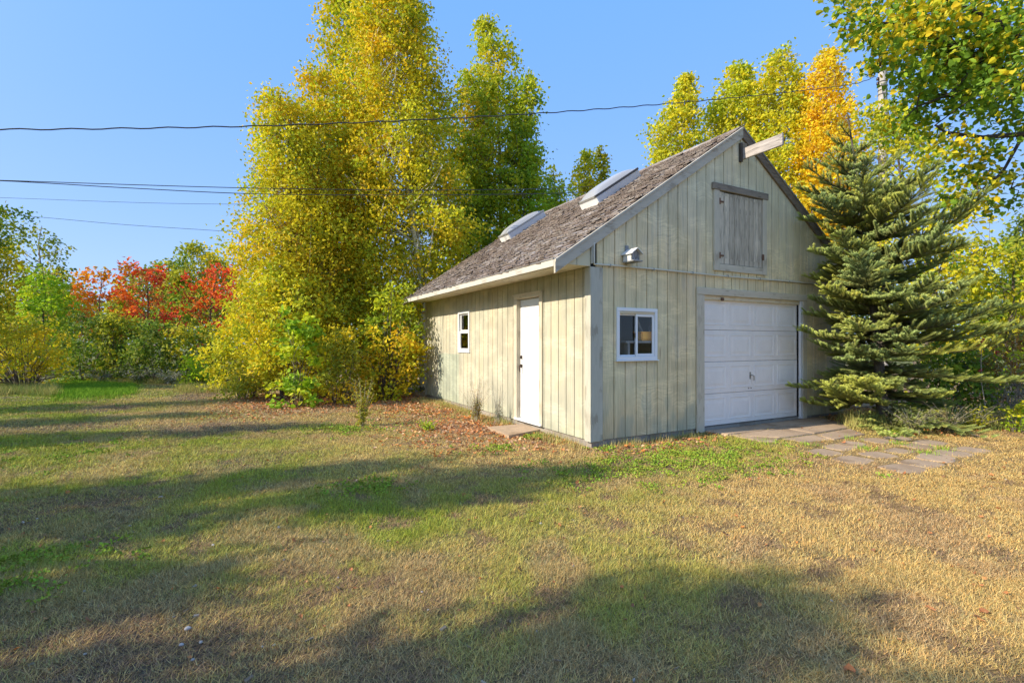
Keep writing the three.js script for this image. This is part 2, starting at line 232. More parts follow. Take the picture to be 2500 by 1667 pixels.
/* ---------- the garage ---------- */
const WID = 6.158, LEN = 6.99, SLOPE = 0.6695, APX = 3.079, ROOF0 = 2.811; // top of the roof: y = ROOF0 + SLOPE * x on the near slope
const roofY = x => ROOF0 + SLOPE * (x <= APX ? x : 2 * APX - x);
const garage = thing('garage', 'pale green wooden garage with gabled shingle roof and white overhead door', 'garage');
{
  const box = (p, n, m, ...a) => new MB().box(...a).build(n, m, p);
  // foundation and floor
  const fo = new MB(); fo.box(0.03, WID, GY - 0.3, 0.002, -0.14, -0.028, { grain: 0 }); fo.box(0.028, 0.14, GY - 0.3, 0.002, -LEN, -0.14, { grain: 2 }); fo.box(0.14, WID, GY - 0.3, -0.002, -LEN, -LEN + 0.12); fo.build('foundation', M.foundation, garage);
  box(garage, 'floor_slab', M.concrete, 0.14, WID, -0.1, -0.006, -LEN + 0.12, -0.14);
  // walls
  const gw = sub('gable_wall', garage), sw = sub('side_wall', garage);
  const openG = [[2.18, 4.667, -1, 2.08], [0.455, 1.187, 1.1, 1.815], [2.5, 3.6, 2.56, 3.76]], openS = [[1.235, 2.12, -1, 2.105], [4.12, 4.68, 1.14, 1.985]];
  const under = x => roofY(x) - 0.1;
  { // sheathing behind the boards: its edge shows in the grooves
    const s = new THREE.Shape([[0.02, 0], [WID - 0.02, 0], [WID - 0.02, under(WID)], [APX, under(APX)], [0.02, under(0.02)]].map(q => new THREE.Vector2(...q)));
    for (const [a, b, c, d] of openG.slice(0, 2)) { const y0 = Math.max(c, 0.001); s.holes.push(new THREE.Path([[a, y0], [b, y0], [b, d], [a, d]].map(q => new THREE.Vector2(...q)))); }
    const g = new THREE.ExtrudeGeometry(s, { depth: 0.09, bevelEnabled: false }); g.translate(0, 0, -0.112); addMesh('sheathing', g, M.dark, gw);
    const t = new THREE.Shape([[0.12, 0], [LEN, 0], [LEN, 2.4], [0.12, 2.4]].map(q => new THREE.Vector2(...q)));
    for (const [a, b, c, d] of openS) { const y0 = Math.max(c, 0.001); t.holes.push(new THREE.Path([[a, y0], [b, y0], [b, d], [a, d]].map(q => new THREE.Vector2(...q)))); }
    const h = new THREE.ExtrudeGeometry(t, { depth: 0.09, bevelEnabled: false }); h.rotateY(Math.PI / 2); h.translate(0.022, 0, 0); addMesh('sheathing', h, M.dark, sw);
  }
  const boardPieces = (a, b, y0, yTop, opens) => { // parts of the board a..b left by the openings
    const cuts = [a, b]; for (const [p, q, c, d] of opens) if (d > y0) for (const e of [p, q]) if (e > a + 0.004 && e < b - 0.004) cuts.push(e); cuts.sort((m, n) => m - n);
    const out = []; for (let k = 0; k + 1 < cuts.length; k++) { const m = (cuts[k] + cuts[k + 1]) / 2; let segs = [[y0, 1e9]]; for (const [p, q, c, d] of opens) if (m > p && m < q) segs = segs.flatMap(([s, e]) => [[s, Math.min(e, c)], [Math.max(s, d), e]].filter(v => v[1] - v[0] > 0.01)); for (const [s, e] of segs) out.push([cuts[k], cuts[k + 1], s, e, k === 0, k + 2 === cuts.length]); }
    return out;
  };
  const board = (parent, mat, a, b, y0, top, opens, put, uvOf, front) => {
    const c = 0.004, bk = -0.02;
    for (const [p, q, s, e, l, r] of boardPieces(a, b, y0, top, opens)) {
      const m = new MB();
      const tp = x => Math.min(e, top(x)); if (tp((p + q) / 2) - s < 0.02) continue;
      const cl = l ? c : 0, cr = r ? c : 0, f = front, Q = (x, y, z) => put(x, y, z), U = (x, y) => uvOf(x, y);
      const qd = (x0, z0, x1, z1) => m.quad(Q(x0, s, z0), Q(x1, s, z1), Q(x1, tp(x1), z1), Q(x0, tp(x0), z0), U(x0, s), U(x1, s), U(x1, tp(x1)), U(x0, tp(x0)));
      const ridge = APX > p + cl && APX < q - cr && e > 4 ? [p + cl, APX, q - cr] : [p + cl, q - cr];
      for (let k = 0; k + 1 < ridge.length; k++) qd(ridge[k], f, ridge[k + 1], f);
      if (l) { qd(p, f - c, p + c, f); qd(p, bk, p, f - c); } if (r) { qd(q - c, f, q, f - c); qd(q, f - c, q, bk); }
      m.quad(Q(p, s, bk), Q(q, s, bk), Q(q, s, f), Q(p, s, f), U(p, s), U(q, s), U(q, s), U(p, s)); m.quad(Q(p, tp(p), f), Q(q, tp(q), f), Q(q, tp(q), bk), Q(p, tp(p), bk), U(p, tp(p)), U(q, tp(q)), U(q, tp(q)), U(p, tp(p)));
      m.quad(Q(q, s, bk), Q(p, s, bk), Q(p, tp(p), bk), Q(q, tp(q), bk), U(p, s), U(q, s), U(q, s), U(p, s));
      if (m.p.length) m.build('siding_board', mat, parent);
    }
  };
  const G = 0.1991, S = 0.2032, gap = 0.0065, r = rng(4);
  for (let i = -1; i < 30; i++) { // lower and upper panels; the seam lies behind the conduit
    const a = Math.max(G + S * i + gap, 0.09), b = Math.min(G + S * (i + 1) - gap, WID - 0.02); if (b - a < 0.02) continue;
    board(gw, M.gable, a, b, 0.004, () => 2.392, openG, (x, y, z) => [x, y, z], (x, y) => [x / 6.2, y / 5], 0);
    board(gw, M.gable, a + 0.012, Math.min(b + 0.012, WID - 0.02), 2.4, under, openG, (x, y, z) => [x, y, z], (x, y) => [x / 6.2, y / 5], 0.004);
  }
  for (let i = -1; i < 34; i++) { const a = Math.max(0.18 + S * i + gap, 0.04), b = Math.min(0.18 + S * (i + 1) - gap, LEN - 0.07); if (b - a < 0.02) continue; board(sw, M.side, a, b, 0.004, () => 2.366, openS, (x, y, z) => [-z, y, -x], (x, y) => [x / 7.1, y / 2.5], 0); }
  box(garage, 'corner_board', M.corner, 0.0, 0.19, -0.012, 2.36, 0.0, 0.021, {}); box(sw, 'corner_board', M.corner, -0.02, -0.0005, -0.012, 2.36, -0.112, 0.021, {}); box(sw, 'corner_board', M.corner, -0.02, 0.05, -0.01, 2.36, -LEN, -LEN + 0.06, {});
  box(gw, 'corner_board', M.corner, -0.006, 0.018, 2.4, roofY(0) - 0.14, 0.003, 0.028);
  for (const z of [[-LEN, -LEN + 0.1]]) new MB().prism([[0.02, 0], [WID - 0.02, 0], [WID - 0.02, under(WID)], [APX, under(APX)], [0.02, under(0.02)]], z[0], z[1], 2).build('rear_wall', M.gable, garage);
  box(garage, 'plain_wall', M.side, WID - 0.1, WID, 0, 2.6, -LEN, -0.02);
  // roof
  const roof = sub('roof', garage), zf = 0.0, zr = -LEN - 0.04, x0 = -0.575;
  { const m = new MB(), t = 0.085; m.prism([[x0, roofY(x0) - 0.022], [APX, roofY(APX) - 0.022], [2 * APX - x0, roofY(x0) - 0.022], [2 * APX - x0, roofY(x0) - t - 0.02], [APX, roofY(APX) - t - 0.02], [x0, roofY(x0) - t - 0.02]].slice(0, 6), zr, zf, 2); // concave outline: build as two slopes
    m.p = []; m.u = []; for (const s of [0, 1]) { const X = x => s ? 2 * APX - x : x; m.prism([[X(x0), roofY(x0) - 0.022], [X(APX), roofY(APX) - 0.022], [X(APX), roofY(APX) - t - 0.02], [X(x0), roofY(x0) - t - 0.02]], zr, zf, 2); } m.build('roof_deck', M.deck, roof); }
  { // shingles of the near slope
    const shTex = tex(256, 512, (i, j) => { const x = i / 256, y = j / 512, w = fbm(x * 5, y * 3, 3), g = vn(x * 50 + w * 4, y * 5), g2 = vn(x * 120, y * 16), k = vn(x * 24, y * 2 + 9); let v = 0.62 + 0.4 * (g - 0.5) + 0.25 * (g2 - 0.5) + 0.3 * (w - 0.5); if (k > 0.8) v *= 0.5; return [v, v * 0.98, v * 0.95]; });
    const tones = [[0.44, 0.375, 0.34], [0.38, 0.31, 0.275], [0.52, 0.46, 0.42], [0.32, 0.255, 0.22], [0.46, 0.38, 0.335], [0.60, 0.54, 0.50], [0.42, 0.355, 0.32]];
    const mats = tones.map(c => std({ map: shTex, bumpMap: shTex, bumpScale: 0.006, color: L(...c), roughness: 0.95 })), neutral = std({ map: shTex, bumpMap: shTex, bumpScale: 0.006, vertexColors: true, roughness: 0.95 });
    const vars = []; const rr = rng(91);
    for (let k = 0; k < 14; k++) { // unit width along z, s up the slope, n off the slope; worn, curled butt
      const curl = 0.004 + rr() * 0.014 * (rr() < 0.25 ? 2 : 1), tl = 0.014 + rr() * 0.012, tr = 0.014 + rr() * 0.012, cup = (rr() - 0.35) * 0.010, sk = (rr() - 0.5) * 0.008, Ls = 0.235, m = new MB(), o = [rr(), rr()];
      const rows = [[-0.004 + sk, curl * 1.0], [0.045, curl * 0.32], [0.115, 0], [Ls, -0.008]], top = (i, a) => { const [s, n] = rows[i]; return [s + (i === 0 ? (a - 0.5) * 2 * sk : 0), n + lerp(tl, tr, a) * (1 - s / Ls) + (i < 2 ? cup * (4 * (a - 0.5) ** 2 - 0.5) * (i ? 0.4 : 1) : 0) + 0.003, a - 0.5]; };
      for (let i = 0; i < 3; i++) for (let a = 0; a < 2; a++) { const q = [top(i, a / 2), top(i, (a + 1) / 2), top(i + 1, (a + 1) / 2), top(i + 1, a / 2)]; m.quad(...q, ...q.map(t => [o[0] + t[2] * 0.55, o[1] + t[0]])); }
      const dn = (t, d) => [t[0], t[1] - d, t[2]];
      for (let a = 0; a < 2; a++) { const p = top(0, a / 2), q = top(0, (a + 1) / 2); m.quad(dn(p, tl), dn(q, tl), q, p, [o[0], 0], [o[0] + .1, 0], [o[0] + .1, .02], [o[0], .02]); }
      for (const a of [0, 1]) { const p = top(0, a), q = top(1, a), w = top(2, a); m.quad(dn(p, tl), dn(q, tl), q, p, [0, 0], [.05, 0], [.05, .02], [0, .02]); m.quad(dn(q, tl), dn(w, tl), w, q, [0, 0], [.05, 0], [.05, .02], [0, .02]); }
      vars.push(m.geo());
    }
    const ang = Math.atan(SLOPE), basis = new THREE.Matrix4().makeBasis(new THREE.Vector3(Math.cos(ang), Math.sin(ang), 0), new THREE.Vector3(-Math.sin(ang), Math.cos(ang), 0), new THREE.Vector3(0, 0, 1));
    const all = [], slopeLen = (APX - x0) / Math.cos(ang), expo = 0.122;
    for (let row = -0; row * expo < slopeLen - 0.03; row++) { let z = zf - 0.002 - (row % 2) * 0.03; while (z > zr + 0.03) { const w = Math.min(0.075 + rr() * 0.11, z - zr), s = row * expo - 0.012 + (rr() - 0.5) * 0.012, zc = z - w / 2, x = x0 + s * Math.cos(ang), y = roofY(x0) - 0.022 + s * Math.sin(ang);
      const mtx = new THREE.Matrix4().makeTranslation(x, y, zc).multiply(basis).multiply(new THREE.Matrix4().makeRotationY((rr() - 0.5) * 0.03)).multiply(new THREE.Matrix4().makeScale(1, 1, w - 0.004 - rr() * 0.004));
      const patch = fbm(x * 1.3 + 4, zc * 1.1, 3); all.push({ mtx, v: Math.floor(rr() * 14), t: patch > 0.56 ? [1, 3, 4, 1, 6][Math.floor(rr() * 5)] : Math.floor(rr() * 7), d: Math.hypot(x - CAM.x, y - CAM.y, zc - CAM.z) }); z -= w; } }
    all.sort((p, q) => p.d - q.d); const rest = [];
    all.forEach((q, i) => { if (i < 300) { const m = addMesh('shingle', vars[q.v], mats[q.t], roof); m.applyMatrix4(q.mtx); } else { const g = vars[q.v].clone(); g.applyMatrix4(q.mtx); const c = new Float32Array(g.attributes.position.count * 3); for (let k = 0; k < c.length; k++) c[k] = tones[q.t][k % 3]; g.setAttribute('color', new THREE.BufferAttribute(c, 3)); rest.push(g); } });
    tag(addMesh('shingle_courses', mergeGeometries(rest), neutral, roof), null, null, null, 'stuff');
    // ridge caps
    for (let z = zf - 0.1; z > zr; z -= 0.24) { const m = new MB(); for (const s of [-1, 1]) m.prism([[APX, roofY(APX) + 0.03], [APX + s * 0.13, roofY(APX - 0.13) + 0.03], [APX + s * 0.13, roofY(APX - 0.13) + 0.014], [APX, roofY(APX) + 0.008]], z - 0.13, z + 0.1, 2); m.build('ridge_cap', mats[Math.floor(rr() * 7)], roof); }
  }
  // rakes, fascia, soffit, eave return
  const rk = (s, mat, z0, z1, lo, hi, xa, xb) => { const X = x => s ? 2 * APX - x : x; new MB().prism([[X(xa), roofY(xa) - hi], [X(xb), roofY(xb) - hi], [X(xb), roofY(xb) - lo], [X(xa), roofY(xa) - lo]], z0, z1, 2, 0).build('rake_board', mat, roof); };
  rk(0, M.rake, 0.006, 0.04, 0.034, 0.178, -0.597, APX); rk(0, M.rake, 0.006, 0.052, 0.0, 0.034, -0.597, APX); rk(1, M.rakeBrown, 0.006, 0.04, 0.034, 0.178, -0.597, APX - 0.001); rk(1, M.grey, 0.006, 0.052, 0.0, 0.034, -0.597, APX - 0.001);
  for (const s of [0, 1]) { const X = x => s ? 2 * APX - x : x; new MB().prism([[X(x0), roofY(x0)], [X(APX), roofY(APX)], [X(APX), roofY(APX) - 0.17], [X(x0), roofY(x0) - 0.17]], zr - 0.03, zr - 0.002, 2, 0).build('rake_board', M.rake, roof); }
  box(roof, 'fascia', M.fascia, -0.6, -0.576, 2.325, 2.413, zr, 0.004, { grain: 2 }); box(roof, 'fascia', M.grey, -0.607, -0.577, 2.415, 2.432, zr, 0.004, { grain: 2 });
  box(roof, 'soffit', M.soffit, -0.574, -0.001, 2.368, 2.38, zr, -0.024, { grain: 2 });
  for (const [a, b] of [[-0.56, -0.235], [-0.226, -0.008]]) new MB().prism([[a, 2.366], [b, 2.366], [b, roofY(b) - 0.1], [a, roofY(a) - 0.05]].map(q => [q[0], q[1]]), -0.022, 0.002, 2).build('eave_return', M.gable, roof);
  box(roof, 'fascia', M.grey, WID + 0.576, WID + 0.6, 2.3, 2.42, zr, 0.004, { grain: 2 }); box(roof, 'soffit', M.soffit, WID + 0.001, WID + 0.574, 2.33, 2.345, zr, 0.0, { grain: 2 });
  box(garage, 'weathered_board', M.grey, 5.36, 6.05, 2.44, 2.56, 0.006, 0.1, { grain: 0 });
  // hoist beam
  new MB().box(3.06, 3.1, 4.335, 4.512, -0.1, 0.725, { grain: 2, b: 0.005 }).build('hoist_beam', M.beam, garage); box(garage, 'beam_cleat', M.beamDark, 3.012, 3.058, 4.29, 4.60, 0.006, 0.05); box(garage, 'beam_block', wood(0.42, 0.33, 0.24), 3.06, 3.2, 4.53, 4.62, 0.006, 0.03, { grain: 0 });
  // conduit
  { const pts = []; for (let k = 0; k <= 40; k++) { const x = 0.03 + k / 40 * 5.75; pts.push([x, 2.392 + 0.0025 * x + 0.006 * Math.sin(x * 1.7), 0.034]); } addMesh('cable_conduit', tube([[0.03, 2.68, 0.036], [0.03, 2.5, 0.036], [0.03, 2.42, 0.036], ...pts], Array(44).fill(0.0125), 8), M.conduit, garage); for (let k = 0; k < 7; k++) { const x = 0.3 + k * 0.8; box(garage, 'conduit_clip', M.steel, x, x + 0.018, 2.376 + 0.0025 * x, 2.412 + 0.0025 * x, 0.004, 0.05); } }
  // loft door
  const loft = sub('loft_door', garage);
  box(loft, 'lintel', M.loftTop, 2.36, 3.726, 3.752, 3.862, 0.006, 0.05, { grain: 0, b: 0.008 }); box(loft, 'door_jamb', M.loftTrim, 2.392, 2.516, 2.476, 3.75, 0.006, 0.04); box(loft, 'door_jamb', M.loftTrim, 3.588, 3.69, 2.476, 3.75, 0.006, 0.04); box(loft, 'door_sill', M.loftTrim, 2.518, 3.586, 2.476, 2.585, 0.006, 0.036, { grain: 0 });
  { let x = 2.52; const n = 9, w = 1.064 / n; for (let k = 0; k < n; k++) { const e = (r() - 0.5) * 0.016; box(loft, 'plank', M.loftPlank[Math.floor(r() * 3)], x + 0.004, x + w + e - 0.004, 2.592, 3.745 - r() * 0.012, -0.012 + r() * 0.004, 0.016 + r() * 0.007, { b: 0.005 }); x += w + (k < n - 2 ? e : 0); if (k === n - 2) x = 3.584 - w; } }
  box(loft, 'backing', M.dark, 2.5, 3.6, 2.57, 3.755, -0.1, -0.02);
  for (const [x, y] of [[2.52, 3.58], [2.52, 2.72]]) { box(loft, 'hinge', M.rust, x - 0.016, x + 0.012, y - 0.05, y + 0.05, 0.03, 0.046); box(loft, 'hinge', M.rust, x + 0.0, x + 0.1, y - 0.014, y + 0.014, 0.026, 0.032); } box(loft, 'latch', M.rust, 3.57, 3.606, 2.72, 2.82, 0.03, 0.05);
  // overhead door
  const raised = (cx, cy, w, h, z, axis = 'z') => { const loops = [[0, 0], [0.006, 0.007], [0.022, 0.001], [0.05, 0.001], [0.085, 0.006]], m = new MB(), P = (x, y, d) => axis === 'z' ? [x, y, z + d] : [-(z + d), y, -x];
    for (let k = 0; k < loops.length; k++) { const [i, d] = loops[k], a = [[cx - w / 2 + i, cy - h / 2 + i], [cx + w / 2 - i, cy - h / 2 + i], [cx + w / 2 - i, cy + h / 2 - i], [cx - w / 2 + i, cy + h / 2 - i]]; if (k + 1 === loops.length) { m.quad(...a.map(q => P(...q, d)), ...a); break; } const [j, e] = loops[k + 1], b = [[cx - w / 2 + j, cy - h / 2 + j], [cx + w / 2 - j, cy - h / 2 + j], [cx + w / 2 - j, cy + h / 2 - j], [cx - w / 2 + j, cy + h / 2 - j]]; for (let s = 0; s < 4; s++) { const t = (s + 1) % 4; m.quad(P(...a[s], d), P(...a[t], d), P(...b[t], e), P(...b[s], e), a[s], a[t], b[t], b[s]); } }
    return m; };
  const od = sub('overhead_door', garage);
  for (let k = 0; k < 4; k++) { const y0 = 0.012 + k * 0.508, y1 = y0 + 0.503, bow = k === 1 ? 0.004 : 0; box(od, 'door_section', M.garageDoor, 2.184, 4.663, y0, y1, -0.1, -0.05 + bow, { b: 0.006 }); for (let c = 0; c < 4; c++) raised(2.19 + (c + 0.5) * 0.6168, (y0 + y1) / 2 + 0.005, 0.52, 0.36, -0.05 + bow + 0.0005).build('door_panel', M.garageDoor, od); }
  box(od, 'door_stop', M.cream, 2.18, 4.667, 2.012, 2.079, -0.046, -0.004, { grain: 0 }); box(od, 'door_seal', M.dark, 2.19, 4.657, -0.03, 0.012, -0.09, -0.058);
  { const h = new MB(); h.box(3.345, 3.378, 0.72, 0.84, -0.049, -0.038, { b: 0.004 }); h.build('lock_plate', M.steel, od); addMesh('lock_handle', tube([[3.362, 0.79, -0.04], [3.362, 0.79, -0.005], [3.40, 0.775, 0.0], [3.402, 0.70, 0.0]], [0.011, 0.010, 0.009, 0.008], 8), M.steel, od); for (const x of [3.325, 3.385]) addMesh('bolt', tube([[x, 0.571, -0.05], [x, 0.571, -0.04]], [0.011, 0.009], 8), M.bronze, od); }
  box(od, 'bracket', M.rust, 2.58, 2.63, 2.0, 2.052, -0.004, 0.035, { b: 0.012 });
  const dt = sub('door_surround', garage);
  box(dt, 'header', M.trim, 2.012, 4.84, 2.078, 2.19, 0.004, 0.034, { grain: 0, b: 0.005 }); box(dt, 'casing', M.trim, 2.014, 2.178, -0.06, 2.076, 0.004, 0.03); box(dt, 'casing', M.white, 4.67, 4.725, -0.03, 2.076, -0.04, 0.02); box(dt, 'casing', M.trim, 4.727, 4.84, -0.04, 2.076, 0.004, 0.03);
  box(dt, 'door_jamb', M.trim, 2.164, 2.1795, -0.04, 2.076, -0.12, 0.0035); box(dt, 'door_jamb', M.white, 4.667, 4.669, -0.04, 2.076, -0.12, -0.041);
  // front window (slider)
  const frame = (p, n, mat, a, b, c, d, w, z0, z1, X) => { const B = (x0, x1, y0, y1) => (X ? new MB().box(-z1, -z0, y0, y1, -x1, -x0, { b: 0.004 }) : new MB().box(x0, x1, y0, y1, z0, z1, { b: 0.004 })).build(n, mat, p); B(a, b, d - w, d); B(a, b, c, c + w); B(a, a + w, c + w + 0.0005, d - w - 0.0005); B(b - w, b, c + w + 0.0005, d - w - 0.0005); };
  const pane = (p, a, b, c, d, z, X) => { const m = new MB(); m.quad(...[[a, c], [b, c], [b, d], [a, d]].map(q => X ? [-z, q[1], -q[0]] : [q[0], q[1], z]), [0, 0], [1, 0], [1, 1], [0, 1]); return m.build('pane', M.glass, p); };
  const w1 = sub('sliding_window', garage);
  frame(w1, 'frame', M.vinyl, 0.44, 1.202, 1.088, 1.825, 0.05, -0.05, 0.022); box(w1, 'frame_head', M.cream, 0.475, 1.167, 1.742, 1.773, -0.048, 0.012, { grain: 0 });
  frame(w1, 'sash', M.vinyl, 0.491, 0.83, 1.139, 1.741, 0.022, -0.04, -0.018); frame(w1, 'sash', M.vinyl, 0.80, 1.151, 1.139, 1.741, 0.036, -0.017, 0.004); pane(w1, 0.51, 0.81, 1.16, 1.72, -0.03); pane(w1, 0.834, 1.117, 1.173, 1.707, -0.006); box(w1, 'latch', M.dark, 0.792, 0.8, 1.4, 1.47, -0.017, -0.004); box(w1, 'sill', M.vinyl, 0.425, 1.217, 1.07, 1.087, 0.004, 0.04);
  const w2 = sub('sash_window', garage);
  frame(w2, 'frame', M.vinyl, 4.09, 4.71, 1.118, 2.0, 0.05, -0.05, 0.026, true); frame(w2, 'sash', M.vinyl, 4.141, 4.659, 1.169, 1.57, 0.04, -0.02, 0.006, true); frame(w2, 'sash', M.vinyl, 4.141, 4.659, 1.572, 1.949, 0.032, -0.045, -0.022, true); pane(w2, 4.18, 4.62, 1.208, 1.532, -0.008, true); pane(w2, 4.172, 4.628, 1.603, 1.918, -0.034, true);
  // entrance door (in the lit side wall)
  const ed = sub('entrance_door', garage);
  new MB().box(0.05, 0.09, 0.055, 2.062, -2.04, -1.315, { b: 0.004 }).build('door_leaf', M.white, ed);
  for (const [c, h] of [[1.86, 0.2], [1.36, 0.62], [0.56, 0.74]]) for (const s of [-1, 1]) raised(1.678 + s * 0.155, c, 0.25, h, -0.0495, 'x').build('door_panel', M.white, ed);
  for (const z of [[-2.155, -2.045], [-1.31, -1.222]]) box(ed, 'casing', M.trim, -0.024, -0.001, 0.02, 2.07, ...z); box(ed, 'casing', M.trim, -0.026, -0.001, 2.072, 2.155, -2.155, -1.222, { grain: 2 }); box(ed, 'casing', M.trim, -0.04, -0.0265, 2.13, 2.156, -2.165, -1.212, { grain: 2 });
  box(ed, 'door_jamb', M.trim, -0.0005, 0.1, 0.03, 2.07, -2.118, -2.046); box(ed, 'door_jamb', M.trim, -0.0005, 0.1, 0.03, 2.07, -1.309, -1.237); box(ed, 'door_jamb', M.trim, -0.0005, 0.1, 2.071, 2.105, -2.118, -1.237); box(ed, 'threshold', M.white, -0.045, 0.1, 0.012, 0.05, -2.118, -1.237, { grain: 2, b: 0.008 });
  addMesh('handle', mergeGeometries([tube([[0.052, 0.935, -1.985], [0.02, 0.935, -1.985], [0.0, 0.93, -1.985]], [0.03, 0.028, 0.012], 10), tube([[-0.004, 0.932, -1.985], [-0.008, 0.90, -1.965], [-0.006, 0.83, -1.95]], [0.012, 0.013, 0.008], 8)]), M.bronze, ed); addMesh('deadbolt', tube([[0.052, 1.085, -1.985], [0.03, 1.085, -1.985], [0.022, 1.085, -1.985]], [0.031, 0.029, 0.018], 12), M.bronze, ed);
  // skylights
  const ang = Math.atan(SLOPE), ux = [Math.cos(ang), Math.sin(ang), 0], un = [-Math.sin(ang), Math.cos(ang), 0];
  const skylight = (xa, za, zb, dark) => { const k = sub('skylight', garage), base = [xa, roofY(xa), (za + zb) / 2], bas = new THREE.Matrix4().makeBasis(new THREE.Vector3(...ux), new THREE.Vector3(...un), new THREE.Vector3(0, 0, 1)).setPosition(...base), w = Math.abs(zb - za) / 2, Ln = 1.2, put = (n, g, m) => addMesh(n, g.applyMatrix4(bas), m, k), cb = new MB().box(0, 0.03, -0.03, 0.135, -w, w, { b: 0.003 });
    put('curb', cb.geo(), M.curbWhite); for (const a of [[0.0305, Ln, -0.03, 0.135, w - 0.03, w], [0.0305, Ln, -0.03, 0.135, -w, -w + 0.03], [Ln - 0.03, Ln, -0.03, 0.134, -w + 0.031, w - 0.031]]) put('curb', new MB().box(...a).geo(), M.curbMetal);
    for (const z of [-w - 0.012, w - 0.03]) put('frame', new MB().box(-0.012, Ln + 0.012, 0.137, 0.175, z, z + 0.042, { b: 0.004 }).geo(), dark ? M.frameDark : M.frameLight); for (const x of [-0.012, Ln - 0.03]) put('frame', new MB().box(x, x + 0.042, 0.137, 0.174, -w + 0.031, w - 0.031, { b: 0.004 }).geo(), M.frameLight);
    const nx = 14, nz = 10, pos = [], uv = [], ix = []; for (let i = 0; i <= nx; i++) for (let j = 0; j <= nz; j++) { const a = i / nx, b = j / nz, e = Math.pow(Math.max(0, (1 - (2 * a - 1) ** 4) * (1 - (2 * b - 1) ** 4)), 0.75); pos.push(0.02 + a * (Ln - 0.04), 0.172 + 0.095 * e, -w + 0.02 + b * (2 * w - 0.04)); uv.push(a, b); } for (let i = 0; i < nx; i++) for (let j = 0; j < nz; j++) { const o = i * (nz + 1) + j; ix.push(o, o + 1, o + nz + 1, o + 1, o + nz + 2, o + nz + 1); }
    const g = new THREE.BufferGeometry(); g.setAttribute('position', new THREE.Float32BufferAttribute(pos, 3)); g.setAttribute('uv', new THREE.Float32BufferAttribute(uv, 2)); g.setIndex(ix); g.computeVertexNormals(); put('dome', g, M.dome); };
  skylight(1.55, -2.3, -1.77, true); skylight(1.5, -5.58, -5.08, false);
}
{ // things on or by the garage
  const b = thing('birdhouse', 'small grey birdhouse with pitched roof hung on the gable wall', 'birdhouse', [0.62, 2.5, 0.006]), bx = (n, m, ...a) => new MB().box(...a).build(n, m, b), g = wood(0.42, 0.42, 0.42), w = std({ color: L(0.66, 0.65, 0.62), roughness: 0.8 });
  bx('back_plate', g, -0.03, 0.03, -0.06, 0.2, 0, 0.018); bx('floor', g, -0.085, 0.085, -0.052, -0.036, 0.019, 0.24, { grain: 2 });
  const sh = new THREE.Shape([[-0.07, -0.035], [0.07, -0.035], [0.07, 0.07], [0, 0.122], [-0.07, 0.07]].map(q => new THREE.Vector2(...q))), ho = new THREE.Path(); ho.absarc(0, 0.045, 0.02, 0, 6.283, true); sh.holes.push(ho); const fg = new THREE.ExtrudeGeometry(sh, { depth: 0.014, bevelEnabled: false }); fg.translate(0, 0, 0.176); addMesh('front_plate', fg, g, b);
  bx('inner_wall', M.dark, -0.055, 0.055, -0.034, 0.07, 0.02, 0.15); for (const s of [-1, 1]) bx('side_wall', w, s * 0.07 - 0.006, s * 0.07 + 0.006, -0.035, 0.068, 0.02, 0.1755, { grain: 2 });
  for (const s of [-1, 1]) new MB().prism([[0, 0.14], [s * 0.1, 0.062], [s * 0.1, 0.05], [0, 0.127]], 0.004, 0.235, 2, 2).build('roof_panel', w, b); addMesh('perch', tube([[0, 0.005, 0.19], [0, 0.005, 0.23]], [0.005, 0.005], 8), g, b);
  const st = thing('door_step', 'flat concrete step slab lying tilted below the entrance door', 'step', [-0.36, GY, -1.5]); const m = new MB(); m.prism([[-0.32, 0.42], [0.3, 0.3], [0.31, -0.3], [-0.28, -0.4]], -0.03, 0.062, 1, 0); const sm = m.build('slab', M.concrete, st); sm.rotation.z = 0.03; sm.position.y = 0.0;
  const cr = thing('storage_crate', 'small orange plastic crate seen inside through the front window', 'crate', [1.1, 1.36, -0.15]); const om = std({ color: L(0.95, 0.42, 0.02), roughness: 0.5 }), cm = (n, ...a) => new MB().box(...a).build(n, om, cr); cm('base', -0.12, 0.12, 0, 0.02, -0.08, 0.08); for (const s of [-1, 1]) { cm('side', s * 0.12 - 0.008, s * 0.12 + 0.008, 0.021, 0.12, -0.08, 0.08); cm('side', -0.111, 0.111, 0.021, 0.12, s * 0.08 - 0.008, s * 0.08 + 0.008); cm('rim', -0.14, 0.14, 0.1205, 0.135, s * 0.08 - 0.012, s * 0.08 + 0.012); }
  const wb = thing('wall_shelf', 'dim wooden shelf holding the orange crate inside the front window', 'shelf', [1.15, 1.328, -0.19]), wk = (n, ...a) => new MB().box(...a).build(n, M.grey, wb); wk('shelf_board', -0.5, 0.5, 0, 0.03, -0.14, 0.16, { grain: 0 }); for (const x of [-0.45, 0.45]) wk('bracket', x - 0.02, x + 0.02, -0.2, -0.001, -0.1, 0.16);
  const tr = thing('timber_brace', 'pale forked timber brace standing inside behind the front window', 'brace', [1.2, 1.27, -0.36]), tw = wood(0.8, 0.72, 0.62); addMesh('strut', tube([[0.12, 0.1, 0], [-0.12, 0.5, 0.02]], [0.03, 0.03], 4), tw, tr); addMesh('strut', tube([[0.14, 0.1, 0.05], [0.2, 0.5, 0.06]], [0.03, 0.03], 4), tw, tr);
}

